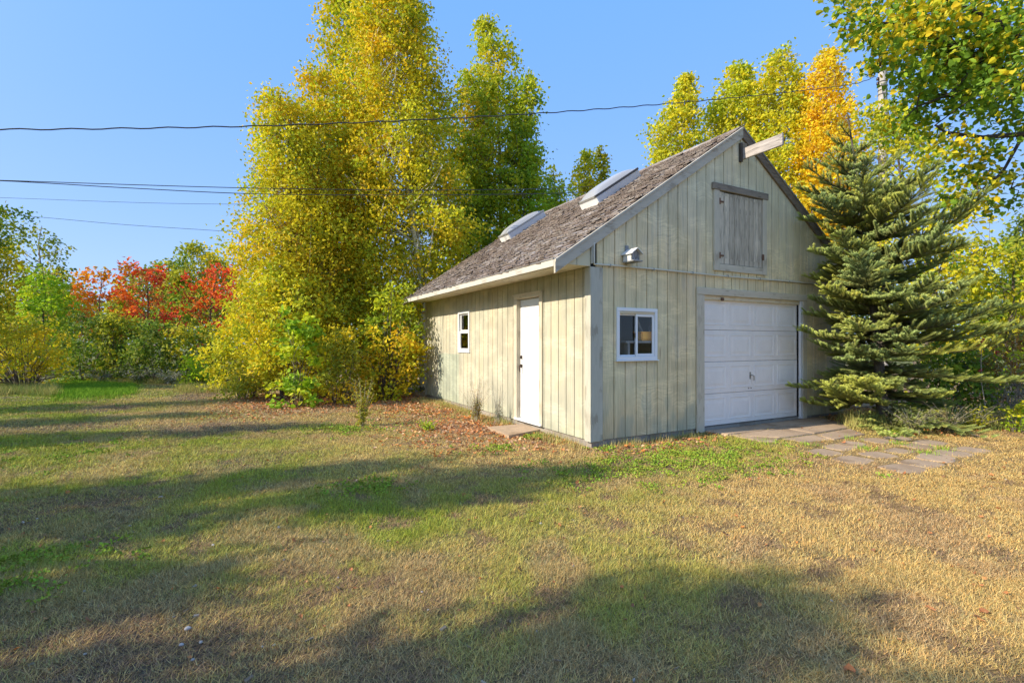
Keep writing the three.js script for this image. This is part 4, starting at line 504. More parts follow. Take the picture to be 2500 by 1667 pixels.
{ // red-leaved sapling: one thin bare stem with a few crimson leaves
  const b = atPx(2424, V0, 8.3); b.y = gy(b.x, b.z); const t = thing('maple_sapling', 'thin bare sapling stem carrying a few crimson leaves', 'sapling', [b.x, b.y, b.z]), r = rng(191), g = gaussOf(r), k = 8.3 / F, W = (u, v) => new THREE.Vector3(b.x + RT.x * (u - 2424) * k, CAM.y + (V0 - v) * k, b.z + RT.z * (u - 2424) * k);
  const P = [W(2424, 1042), W(2408, 1000), W(2398, 940), W(2396, 880), W(2399, 838)]; P[0].y = b.y - 0.05; addMesh('trunk', shift(tube(P, [0.009, 0.008, 0.007, 0.006, 0.004], 6), b), BARK.pale, t); addMesh('branches', shift(tube([P[3], W(2415, 866), W(2432, 860)], [0.004, 0.003, 0.002], 5), b), BARK.pale, t);
  const lv = new Leaves(b); for (const [u, v, n] of [[2399, 830, 5], [2394, 846, 3], [2410, 838, 2], [2432, 860, 4], [2390, 905, 2]]) for (let i = 0; i < n; i++) { const p = W(u + g() * 4, v + g() * 4); lv.big(p.x, p.y, p.z + g() * 0.02, r, g, 0.07, 0.06, [0.5 + 0.1 * r(), 0.03, 0.04], 0.3); } lv.build('crown', LEAFBIG, t);
}
/* overhanging maple: trunk out of the picture, boughs reaching in */
{
  const D = 8.2, b = atPx(2700, V0, 8.6); b.y = gy(b.x, b.z); const t = thing('maple_tree', 'large maple reaching in with big green and yellow leaves over the spruce', 'tree', [b.x, b.y, b.z]), r = rng(201), g = gaussOf(r), Pt = (u, v, d) => atPx(u, v, d);
  const tr = [b.clone().setY(b.y - 0.1), Pt(2690, 600, 8.6), Pt(2660, 330, 8.5), Pt(2650, 60, 8.5), Pt(2600, -150, 8.4)]; addMesh('trunk', shift(tube(tr, [0.2, 0.17, 0.14, 0.1, 0.05], 9), b), BARK.grey, t);
  const woods = [], lv = new Leaves(b), ends = [];
  const bough = (pts, r0) => { woods.push(tube(pts, pts.map((p, i) => r0 * (1 - 0.8 * i / (pts.length - 1))), 6, false)); for (let i = 1; i < pts.length; i++) ends.push(pts[i]); };
  bough([Pt(2665, 360, 8.5), Pt(2520, 325, 8.2), Pt(2400, 335, 8.0), Pt(2310, 322, 7.9), Pt(2285, 305, 7.8)], 0.055); bough([Pt(2660, 300, 8.5), Pt(2500, 210, 8.3), Pt(2350, 120, 8.1), Pt(2200, 60, 8), Pt(2080, 45, 7.9)], 0.06); bough([Pt(2655, 200, 8.5), Pt(2450, 60, 8.1), Pt(2300, -10, 8), Pt(2150, -40, 8)], 0.06); bough([Pt(2500, 330, 8.2), Pt(2450, 420, 8), Pt(2390, 470, 7.9), Pt(2330, 490, 7.9)], 0.03); bough([Pt(2660, 420, 8.5), Pt(2540, 430, 8.2), Pt(2470, 460, 8.1)], 0.04); bough([Pt(2400, 140, 8.1), Pt(2320, 230, 8), Pt(2240, 260, 7.9), Pt(2210, 290, 7.9)], 0.03); bough([Pt(2300, 90, 8.1), Pt(2200, 140, 8), Pt(2150, 160, 7.9)], 0.022);
  const clump = (u, v, n, s, yel, d = 8) => { const c = Pt(u, v, d + g() * 0.35); let best = ends[0], bd = 1e9; for (const e of ends) { const q = e.distanceToSquared(c); if (q < bd) { bd = q; best = e; } } if (bd < 4) woods.push(tube([best, best.clone().lerp(c, 0.5).add(new THREE.Vector3(g() * 0.05, 0.05, g() * 0.05)), c], [0.01, 0.007, 0.004], 4, false));
    for (let i = 0; i < n * 1.9; i++) { const x = c.x + g() * s, y = c.y + g() * s * 0.75, z = c.z + g() * s, q = r() < yel ? [[0.74, 0.62, 0.02], [0.56, 0.54, 0.02], [0.78, 0.56, 0.02]][Math.floor(r() * 3)] : [[0.20, 0.34, 0.02], [0.32, 0.46, 0.02], [0.15, 0.27, 0.02]][Math.floor(r() * 3)], k = 0.8 + 0.4 * r(), f = 0.75 + 0.45 * r(); lv.big(x, y, z, r, g, 0.082 * f, 0.076 * f, [q[0] * k, q[1] * k, q[2] * k], 0.45); } };
  for (const [u, v, n, s, y] of [[2085, 40, 50, .16, .3], [2120, 80, 60, .18, .4], [2100, 10, 60, .2, .5], [2080, 98, 20, .1, .5], [2170, 30, 100, .25, .7], [2190, 100, 60, .16, .6], [2160, 130, 60, .16, .45], [2135, 160, 45, .11, .35], [2185, 70, 60, .2, .6], [2240, 20, 120, .28, .7], [2260, 80, 90, .22, .6], [2310, 30, 130, .28, .7], [2330, 100, 90, .22, .3], [2390, 40, 130, .28, .45], [2400, 120, 90, .22, .3], [2460, 30, 130, .3, .3], [2470, 110, 120, .25, .4], [2490, 180, 90, .25, .3], [2230, 190, 60, .17, .15], [2215, 150, 40, .15, .3], [2280, 160, 80, .2, .2], [2250, 230, 60, .18, .12], [2300, 240, 70, .2, .08], [2350, 180, 90, .22, .15], [2370, 260, 60, .2, .08], [2420, 230, 80, .22, .1], [2440, 150, 90, .22, .6], [2470, 270, 70, .22, .1], [2490, 300, 40, .18, .2], [2215, 300, 40, .14, .1], [2250, 290, 45, .14, .1], [2290, 330, 45, .15, .5], [2330, 345, 40, .15, .7], [2370, 370, 45, .16, .7], [2400, 390, 40, .16, .6], [2440, 360, 30, .14, .2], [2350, 420, 40, .16, .2], [2400, 440, 40, .15, .6], [2450, 440, 40, .15, .6], [2490, 420, 40, .16, .5], [2320, 480, 35, .14, .3], [2370, 490, 45, .14, .7], [2410, 500, 30, .12, .3], [2480, 490, 30, .12, .2], [2230, 40, 80, .2, .6], [2140, -10, 80, .25, .5], [2060, -20, 50, .2, .5], [2550, 100, 120, .35, .3], [2560, 300, 90, .3, .2]]) clump(u, v, n, s, y);
  for (let i = 0; i < 75; i++) clump(2230 + r() * 280, -60 + r() * 320, 26, 0.2, 0.25, 8.6);
  addMesh('branches', shift(mergeGeometries(woods), b), BARK.dark, t); lv.build('crown', LEAFBIG, t);
}
/* spruce before the gable: a bare leader, whorls of boughs, flat sprays of needle shoots */
{
  const b = new THREE.Vector3(5.45, 0, 0.95); b.y = gy(b.x, b.z); const t = thing('spruce_tree', 'bushy blue green spruce growing against the overhead door and gable', 'tree', [b.x, b.y, b.z]), r = rng(211), g = gaussOf(r), H = 5.3, woods = [], shoots = [];
  const axis = h => new THREE.Vector3(b.x - 0.52 * Math.pow(h / H, 1.4), b.y + h, b.z - 0.28 * Math.pow(h / H, 1.4));
  const tp = []; for (let i = 0; i <= 12; i++) tp.push(axis(H * i / 12)); addMesh('trunk', shift(tube(tp, tp.map((p, i) => 0.085 * (1 - i / 12.6) + 0.004), 8), b), BARK.grey, t);
  const X = new THREE.Vector3(), Y = new THREE.Vector3(), Z = new THREE.Vector3();
  const ok = p => !(p.x < WID + 0.05 && p.z < 0.1 + 0.05 && p.y < roofY(clamp(p.x, 0, WID)) + 0.1);
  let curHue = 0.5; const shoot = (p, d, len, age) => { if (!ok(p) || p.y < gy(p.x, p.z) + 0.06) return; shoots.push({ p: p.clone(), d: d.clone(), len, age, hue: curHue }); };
  const bough = (h, az, len, lift) => {
    curHue = r(); const st = axis(h), dir = new THREE.Vector3(Math.cos(az), 0, Math.sin(az)), side = new THREE.Vector3(-dir.z, 0, dir.x), pts = []; let p = st.clone(), n = Math.max(5, Math.round(len / 0.07));
    for (let i = 0; i <= n; i++) { const s = i / n, slope = lift - 0.30 * Math.sin(s * 2.4) * (len > 0.7 ? 1 : 0.3) + 0.42 * s * s; if (i) p = p.clone().addScaledVector(dir, len / n).add(new THREE.Vector3(g() * 0.006, slope * len / n, g() * 0.006)); if (i > 1 && !ok(p)) break; pts.push(p); }
    if (pts.length < 3) return; woods.push(tube(pts, pts.map((q, i) => 0.004 + 0.016 * Math.min(1, len / 1.6) * (1 - i / pts.length)), 4, false));
    for (let i = 1; i < pts.length; i++) {
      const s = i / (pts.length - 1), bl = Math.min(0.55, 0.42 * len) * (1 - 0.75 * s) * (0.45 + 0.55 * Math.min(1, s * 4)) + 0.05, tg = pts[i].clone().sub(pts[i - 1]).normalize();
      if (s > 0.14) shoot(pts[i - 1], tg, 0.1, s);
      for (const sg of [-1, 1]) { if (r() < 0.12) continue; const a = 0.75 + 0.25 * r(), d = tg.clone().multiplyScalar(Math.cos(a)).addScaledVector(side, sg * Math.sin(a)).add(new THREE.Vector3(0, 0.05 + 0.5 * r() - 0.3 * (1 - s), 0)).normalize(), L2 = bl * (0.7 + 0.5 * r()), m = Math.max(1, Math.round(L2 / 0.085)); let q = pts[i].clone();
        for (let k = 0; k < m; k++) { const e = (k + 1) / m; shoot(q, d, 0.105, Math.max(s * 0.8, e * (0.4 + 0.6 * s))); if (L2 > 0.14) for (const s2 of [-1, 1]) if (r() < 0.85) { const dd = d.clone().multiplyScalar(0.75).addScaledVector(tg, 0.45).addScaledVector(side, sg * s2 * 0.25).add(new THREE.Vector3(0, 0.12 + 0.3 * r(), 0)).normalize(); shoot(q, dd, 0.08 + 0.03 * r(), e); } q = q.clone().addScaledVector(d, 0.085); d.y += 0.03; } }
    }
    const e = pts[pts.length - 1], d = e.clone().sub(pts[pts.length - 2]).normalize(); for (let k = 0; k < 3; k++) shoot(e, d.clone().add(new THREE.Vector3(g() * 0.3, 0.15 + g() * 0.15, g() * 0.3)).normalize(), 0.12, 1);
  };
  for (let k = 0; k < 70; k++) { const a = r() * 6.283, st = axis(0.15 + r() * 2.6), e = st.clone().add(new THREE.Vector3(Math.cos(a) * (0.4 + 0.6 * r()), -0.25 + 0.25 * r(), Math.sin(a) * (0.4 + 0.6 * r()))); if (ok(e)) woods.push(tube([st, st.clone().lerp(e, 0.5).add(new THREE.Vector3(0, 0.06, 0)), e], [0.008, 0.005, 0.002], 3, false)); }
  let h = 0.28, i = 0; while (h < H - 0.5) { const q = h / H, RE = [[0, 1.1], [0.7, 1.4], [1.4, 1.62], [2.2, 1.28], [3.0, 1.12], [3.6, 0.88], [4.2, 0.52], [4.7, 0.22], [4.95, 0.1], [5.6, 0.05]], ri = RE.findIndex(e => e[0] > h), reach = lerp(RE[ri - 1][1], RE[ri][1], (h - RE[ri - 1][0]) / (RE[ri][0] - RE[ri - 1][0])) * (0.9 + 0.25 * vn(i * 0.7, 4)), n = q < 0.75 ? 7 : 5; for (let k = 0; k < n; k++) { const az = i * 1.13 + k / n * 6.283 + g() * 0.2, right = Math.cos(az - YAW * 1.0), f = (1 + (right > 0 ? 0.13 : -0.16) * right * (1 - q)) * (0.5 + 0.7 * r()); if (r() < 0.1) continue; bough(h + g() * 0.1, az, reach * f, 0.0 + 0.6 * q + 0.16 * g()); } h += q < 0.8 ? 0.16 : 0.19; i++; }
  for (const p of [0.93, 0.965, 0.99]) shoot(axis(H * p), new THREE.Vector3(0, 1, 0), 0.12, 0.6);
  // needle shoot
  const N = new MB(), rr = rng(7); N.r = rr; const nv = [], ni = []; for (let k = 0; k < 64; k++) { const s = k / 64, a = k * 2.4, up = Math.cos(a) * 0.5 + 0.5, o = [Math.sin(a), 0, Math.cos(a)], l = 0.017 * (0.8 + 0.4 * rr()) * (s > 0.85 ? 0.8 : 1), y0 = s * 1.0, base = nv.length / 3; nv.push(o[0] * 0.002 - o[2] * 0.0022, y0, o[2] * 0.002 + o[0] * 0.0022, o[0] * 0.002 + o[2] * 0.0022, y0, o[2] * 0.002 - o[0] * 0.0022, o[0] * l, y0 + 0.115, o[2] * l); ni.push(base, base + 1, base + 2); }
  for (let k = 0; k < 4; k++) { const a = k * 1.571, c = a + 1.571, bs = nv.length / 3; nv.push(Math.cos(a) * 0.0028, 0, Math.sin(a) * 0.0028, Math.cos(c) * 0.0028, 0, Math.sin(c) * 0.0028, 0, 1.05, 0); ni.push(bs, bs + 1, bs + 2); }
  const sg = new THREE.BufferGeometry(); sg.setAttribute('position', new THREE.Float32BufferAttribute(nv, 3)); sg.setIndex(ni);
  const im = new THREE.InstancedMesh(sg, new THREE.MeshPhysicalMaterial({ side: THREE.DoubleSide, roughness: 0.6, specularIntensity: 0.6 }), shoots.length); im.name = 'needle_sprays'; im.castShadow = im.receiveShadow = true; im.userData.kind = 'stuff';
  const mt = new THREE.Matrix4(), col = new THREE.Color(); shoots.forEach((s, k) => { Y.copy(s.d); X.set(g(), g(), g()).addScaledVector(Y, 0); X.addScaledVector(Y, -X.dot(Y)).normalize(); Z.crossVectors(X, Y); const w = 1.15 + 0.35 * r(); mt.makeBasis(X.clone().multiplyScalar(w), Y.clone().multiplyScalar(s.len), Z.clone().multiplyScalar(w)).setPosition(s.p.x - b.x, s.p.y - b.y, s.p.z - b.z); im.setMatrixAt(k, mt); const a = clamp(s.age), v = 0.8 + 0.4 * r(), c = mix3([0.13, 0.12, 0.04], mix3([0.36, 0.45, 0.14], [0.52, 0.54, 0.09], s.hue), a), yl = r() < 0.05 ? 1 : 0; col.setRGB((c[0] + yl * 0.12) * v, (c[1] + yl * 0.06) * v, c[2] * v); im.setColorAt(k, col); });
  t.add(im); addMesh('branches', shift(mergeGeometries(woods), b), BARK.grey, t); console.log('shoots', shoots.length);
}
console.log('leaves', leafTotal);
/* trees that stand outside the picture beyond the lawn and throw their shade across it */
for (const [seed, x, z, h, w, word] of [[301, -13.2, 0.95, 5.3, 0.75, 'shortest'], [302, -13.4, 2.3, 7.2, 0.75, 'full crowned'], [303, -13.0, 3.7, 7.3, 0.8, 'clumpy'], [304, -13.6, 5.1, 7.0, 0.95, 'broad'], [305, -13.2, -0.5, 7.4, 0.75, 'tallest'], [306, -13.8, -1.6, 7.0, 0.45, 'narrow'], [307, -14.2, -5.0, 6.8, 0.5, 'slender'], [308, -14.6, -7.2, 6.0, 0.35, 'thinnest'], [309, -13.0, -9.3, 6.4, 0.6, 'farthest']]) {
  const r = rng(seed), g = gaussOf(r), b = new THREE.Vector3(x, gy(x, z), z), t = thing('aspen_tree', word + ' aspen of the row outside the picture whose shade falls on the lawn', 'tree', [b.x, b.y, b.z], 'trees shading the lawn'), lv = new Leaves(b), P = [b.clone().setY(b.y - 0.1), b.clone().add(new THREE.Vector3(0.1, h * 0.5, 0.05)), b.clone().add(new THREE.Vector3(0, h * 0.97, 0))];
  addMesh('trunk', shift(tube(P, [0.1, 0.07, 0.02], 7), b), BARK.pale, t); const woods = [];
  for (let i = 0; i < 64 * h / 7 * (w + 0.35); i++) { const q = 0.22 + 0.78 * Math.pow(r(), 0.9), e = w * Math.sqrt(Math.max(0.05, 1 - Math.pow((q - 0.55) / 0.47, 2))), a = r() * 6.283, f = Math.sqrt(r()) * 1.05, c = new THREE.Vector3(x + Math.cos(a) * e * f, b.y + h * q, z + Math.sin(a) * e * f), s = 0.1 + 0.12 * r(), cc = PAL.lemon[Math.floor(r() * 4)]; woods.push(tube([new THREE.Vector3(x, Math.max(b.y + 0.3, c.y - 0.7), z), c], [0.02, 0.006], 4, false)); for (let k = 0; k < 90; k++) lv.add(c.x + g() * s, c.y + g() * s, c.z + g() * s, r, g, 0.13, 0.1, cc); }
  addMesh('branches', shift(mergeGeometries(woods), b), BARK.pale, t); lv.build('crown', LEAF, t);
}
/* far wood closing the view */
{
  const r = rng(401), g = gaussOf(r), o = new THREE.Vector3(0, 0, 0), lv = new Leaves(o);
  for (let u = -300; u < 2900; u += 9) { const D = 48 + r() * 14, top = 745 - 55 * fbm(u * 0.012, 3, 3) - (u > 2200 ? 60 : 0), P = [PAL.olive, PAL.shade, PAL.green, PAL.olive, PAL.yellowbush][Math.floor(fbm(u * 0.01, 9, 2) * 5)]; for (let k = 0; k < 8; k++) { const c = atPx(u + g() * 8, lerp(top, 860, Math.pow(r(), 1.2)), D); for (let q = 0; q < 11; q++) { const cc = P[Math.floor(r() * 4)], v = 0.7 + 0.5 * r(); lv.add(c.x + g() * 0.6, c.y + g() * 0.5, c.z + g() * 0.6, r, g, 0.46, 0.33, [cc[0] * v, cc[1] * v, cc[2] * v]); } } }
  tag(lv.build('distant_wood', LEAF, scene), 'distant band of mixed autumn wood closing the view', null, null, 'stuff');
}
/* wires and pole */
const wireMat = std({ color: L(0.02, 0.02, 0.022), roughness: 0.6 });
{
  const p = atPx(2157, V0, 19); p.y = 0; const t = thing('utility_pole', 'pale grey utility pole rising behind the spruce and maple', 'utility pole', [p.x, 0, p.z]), top = CAM.y + (V0 - 174) * 19 / F; addMesh('pole', tube([[0, -0.3, 0], [0, 5, 0], [0, top, 0]], [0.17, 0.16, 0.145], 12), wood(0.62, 0.58, 0.53), t);
  for (let k = 0; k < 4; k++) addMesh('clamp_band', tube([[0, top - 0.42 - k * 0.16, 0], [0, top - 0.39 - k * 0.16, 0]], [0.165, 0.165], 12), M.steel, t); const o = RT.clone().multiplyScalar(-0.19); for (const y of [0.28, 0.46]) addMesh('insulator', tube([o.clone().setY(top - y - 0.05), o.clone().setY(top - y + 0.05)], [0.05, 0.04], 8), M.bronze, t);
}
const wire = (label, ctrl, rad) => { // through [px, px, depth] points
  const c = new THREE.CatmullRomCurve3(ctrl.map(q => atPx(...q))), pts = c.getSpacedPoints(220).map((p, i) => (p.y += rad > 0.012 ? 0.012 * Math.sin(i * 1.25) : 0, p)), m = addMesh('overhead_wire', tube(pts, pts.map(() => rad), 5), wireMat, scene); tag(m, label, 'wire'); };
wire('thick twisted wire running from the pole across the birches', [[2140, 186, 18.8], [2100, 201, 18.2], [2030, 212, 17], [1900, 227, 15.6], [1750, 242, 14.4], [1500, 263, 13], [1300, 277, 12.1], [1000, 293, 11], [700, 305, 10.2], [300, 313, 9.5], [0, 315, 9], [-1500, 290, 8]], 0.013);
wire('upper of two close dark wires crossing the sky', [[1500, 452, 22], [1250, 462, 12], [1000, 464, 11.4], [620, 459, 10.7], [300, 450, 10.2], [0, 440, 9.8], [-1500, 395, 9]], 0.0085);
wire('lower of two close dark wires crossing the sky', [[1500, 466, 22], [1250, 474, 12], [1000, 476, 11.4], [620, 473, 10.7], [300, 458, 10.2], [0, 441, 9.8], [-1500, 390, 9]], 0.009);
wire('thin grey wire below the two close wires', [[700, 499, 17], [400, 496, 17], [20, 483, 17], [-1500, 430, 17]], 0.006);
wire('lowest thin wire sloping down behind the amber birches', [[700, 578, 17], [570, 566, 17], [300, 548, 17], [35, 525, 17], [-1500, 420, 17]], 0.007);

/* ---------- ground cover ---------- */
const coverMat = new THREE.MeshPhysicalMaterial({ vertexColors: true, side: THREE.DoubleSide, roughness: 0.95, specularIntensity: 0.2 });
class Blades { // single tapering blades joined into one mesh
  constructor(n) { this.p = new Float32Array(n * 9); this.c = new Float32Array(n * 9); this.n = 0; this.max = n; }
  add(x, y, z, a, h, w, lean, c) { if (this.n >= this.max) return; const k = this.n++ * 9, p = this.p, dx = Math.cos(a), dz = Math.sin(a), s = Math.sin(lean) * h, px = -dz * w / 2, pz = dx * w / 2; p[k] = x + px; p[k + 1] = y - 0.008; p[k + 2] = z + pz; p[k + 3] = x - px; p[k + 4] = y - 0.008; p[k + 5] = z - pz; p[k + 6] = x + dx * s; p[k + 7] = y + Math.cos(lean) * h + 0.003; p[k + 8] = z + dz * s; for (let q = 0; q < 3; q++) { this.c[k + q * 3] = c[0]; this.c[k + q * 3 + 1] = c[1]; this.c[k + q * 3 + 2] = c[2]; } }
  build(name, label) { const G = new THREE.BufferGeometry(); G.setAttribute('position', new THREE.BufferAttribute(this.p.slice(0, this.n * 9), 3)); G.setAttribute('color', new THREE.BufferAttribute(this.c.slice(0, this.n * 9), 3)); return tag(addMesh(name, G, coverMat, scene), label, null, null, 'stuff'); }
}
{
  const r = rng(501), g = gaussOf(r), dry = new Blades(900000), grn = new Blades(570000);
  const plots = (d0, d1, perM2, hs, ws, outer = 0) => { const area = outer ? 2 * outer * (d1 - d0) : 1.13 * (d1 * d1 - d0 * d0) + 1.2 * (d1 - d0), n = Math.round(area * perM2 / 6); for (let i = 0; i < n; i++) {
    const d = outer ? d0 + r() * (d1 - d0) : Math.sqrt(d0 * d0 + r() * (d1 * d1 - d0 * d0)), l = outer ? (r() < 0.5 ? -1 : 1) * (1.13 * Math.max(0, d) + 0.6 + outer * r()) : (r() * 2 - 1) * (1.13 * d + 0.6), X = CAM.x + FW.x * d + RT.x * l, Z = CAM.z + FW.z * d + RT.z * l;
    if (X > -0.01 && X < WID + 0.1 && Z < 0.03 && Z > -LEN - 0.1) continue; if (onPaving(X, Z) || (X > -0.7 && X < 0 && Z > -1.95 && Z < -1.1)) continue; if (X > 5.6 && Z < 1.2) continue;
    const L0 = lit(X, Z), B = bareAt(X, Z), g0 = greenAt(X, Z); if (r() < L0 * 0.85) continue; const cl = fbm(X * 5 + 3, Z * 5, 2), th = fbm(X * 2.2, Z * 2.2 + 8, 3); const thin = r() < B * 0.8 || (cl < 0.42 && r() < (0.42 - cl) * 4); if (X > 2.2 && X < 4.8 && Z < 2.8 && r() < 0.5) continue;
    const gr = clamp(g0 + 0.16 * g()), green = gr > 0.5, y = gy(X, Z), dead = clamp(B * 0.8 + sstep(0.5, 0.68, th) * 0.9 + 0.12 * g()), k = mix3(mix3(STRAW, GREEN, gr), [0.36, 0.22, 0.12], dead * 0.6), tall = (1 + 0.45 * gr) * (1 - 0.4 * B) * (0.55 + 0.9 * cl), set = green ? grn : dry;
    if (thin) { for (let q = 0; q < 4; q++) { const v = 0.5 + 1.0 * r(), c = r() < 0.3 ? STRAW : [0.29, 0.175, 0.095]; dry.add(X + g() * 0.03 * ws, y + 0.004 + 0.008 * r(), Z + g() * 0.03 * ws, r() * 6.283, hs * (0.3 + 0.7 * r()), 0.004 * ws * (0.6 + 0.8 * r()), 1.25 + 0.3 * r(), [c[0] * v, c[1] * v, c[2] * v]); } continue; }
    for (let q = 0; q < 6; q++) { const v = 0.5 + 1.0 * r(), w = 0.14 * g() * 0.7, c = [k[0] * v * (1 + w) * 1.34, k[1] * v * 1.34, k[2] * v * (1 - w) * 1.34], flat = r() < (green ? 0.5 : 0.76), x = X + g() * 0.028 * ws, z = Z + g() * 0.028 * ws; set.add(x, y + (flat ? 0.006 + 0.012 * r() : 0), z, r() * 6.283, hs * 0.72 * tall * (0.35 + 0.8 * r()), 0.0038 * ws * (0.6 + 0.7 * r()), flat ? 1.2 + 0.45 * r() : 0.3 + 0.9 * r(), c); } } };
  plots(1.7, 3.2, 33000, 0.055, 0.75); plots(3.2, 5.2, 17000, 0.055, 1.0); plots(5.2, 8, 7500, 0.058, 1.4); plots(8, 12, 3400, 0.06, 2.0); plots(12, 18, 1150, 0.065, 3.2); plots(-1, 12, 1500, 0.06, 2.4, 5); plots(0.6, 1.7, 9000, 0.055, 1.2);
  const tri = (set, x, z, n, s, h, w, col, lean) => { for (let i = 0; i < n; i++) { const X = x + g() * s, Z = z + g() * s, v = 0.7 + 0.6 * r(); set.add(X, gy(X, Z), Z, r() * 6.283, h * (0.3 + 0.8 * r()), w * (0.7 + 0.6 * r()), (lean || 0.7) * (0.1 + r()), [col[0] * v, col[1] * v, col[2] * v]); } };
  const tall = new Blades(90000);
  for (let i = 0; i < 1900; i++) { let x, z, gr = 0.5, h = 0.3; const q = r(); if (q < 0.14) { const p = atPx(-60 + r() * 200, V0, 13.2 + r() * 2.2); x = p.x; z = p.z; gr = 0.6; } else if (q < 0.55) { const u = 230 + r() * 430, p = atPx(u, V0, u < 430 ? 17 + r() * 1.5 : 13.8 + r() * 4); x = p.x; z = p.z; gr = 0.5; h = 0.24; } else if (q < 0.8) { const p = atPx(2060 + r() * 470, V0, 8.0 + r() * 1.0); x = p.x; z = p.z; gr = 0.6; h = 0.12 + 0.26 * r(); if (r() < 0.45) continue; } else { x = -0.05 - Math.abs(g()) * 0.2; z = -6.6 * r() + 0.1; gr = 0.35; h = 0.13; if (r() < 0.12) { x = r() * 2; z = 0.06 + Math.abs(g()) * 0.08; } if (r() < 0.55) continue; } if (x > -0.01 && x < 6.2 && z < 0.05) continue; if (onPaving(x, z) || (x > -0.72 && z > -1.95 && z < -1.05)) continue; tri(tall, x, z, 38, 0.06, h, 0.006, mix3([0.52, 0.38, 0.15], [0.22, 0.30, 0.06], clamp(gr + 0.3 * g())).map(v => v * 1.15)); }
  for (let i = 0; i < 14; i++) tri(grn, [3.5, 3.95, 4.5, 2.3, 3.2, 4.1, 2.75, 3.7][i % 8] + g() * 0.06, [2.3, 1.85, 1.5, 0.95, 1.8, 2.3, 1.35, 1.35][i % 8] + g() * 0.06, 60, 0.07, 0.07, 0.008, [0.24, 0.36, 0.04]);
  for (let i = 0; i < 2100; i++) { const p = atPx(215 + Math.max(-1.6, Math.min(2, g())) * 52, V0, 15.6 + g() * 1.3); tri(grn, p.x, p.z, 22, 0.1, 0.13, 0.012, [0.21, 0.36, 0.03]); }
  dry.build('lawn_grass', 'short straw coloured lawn grass across the yard'); grn.build('lawn_grass', 'green lawn grass in patches and in the far strip'); tall.build('tall_grass', 'longer uncut grass along the yard edges and walls');
  // clover and plantain
  const cl = new Leaves(new THREE.Vector3()); for (const [x, z, n, s] of [[0.3, 1.1, 170, 0.5], [1.3, 1.35, 90, 0.55], [-0.6, 1.1, 80, 0.45], [0.9, 0.7, 30, 0.3], [-3.0, 0.45, 50, 0.2], [-5.7, 1.3, 140, 0.3], [-2.7, -3.1, 90, 0.35], [-1.2, -0.5, 30, 0.2], [-0.3, -0.95, 40, 0.09], [0.05, 0.14, 20, 0.1], [5.0, 1.35, 60, 0.2], [-6.4, -3, 90, 0.6]]) for (let i = 0; i < n; i++) { const X = x + g() * s * 1.1, Z = z + g() * s * 0.8; if (X > -0.02 && Z < 0.05 && X < 6.2) continue; if (onPaving(X, Z)) continue; const y = gy(X, Z), v = 0.8 + 0.5 * r(), c = [(0.19 + 0.09 * r()) * v, (0.27 + 0.08 * r()) * v, 0.035 * v]; for (let q = 0; q < 15; q++) cl.add(X + g() * 0.035, y + 0.015 + 0.025 * r(), Z + g() * 0.035, r, g, 0.026 * (0.7 + 0.6 * r()), 0.02, c, -0.2); }
  tag(cl.build('clover_patch', coverMat, scene), 'low clover and plantain leaves in green lawn patches', null, null, 'stuff');
}
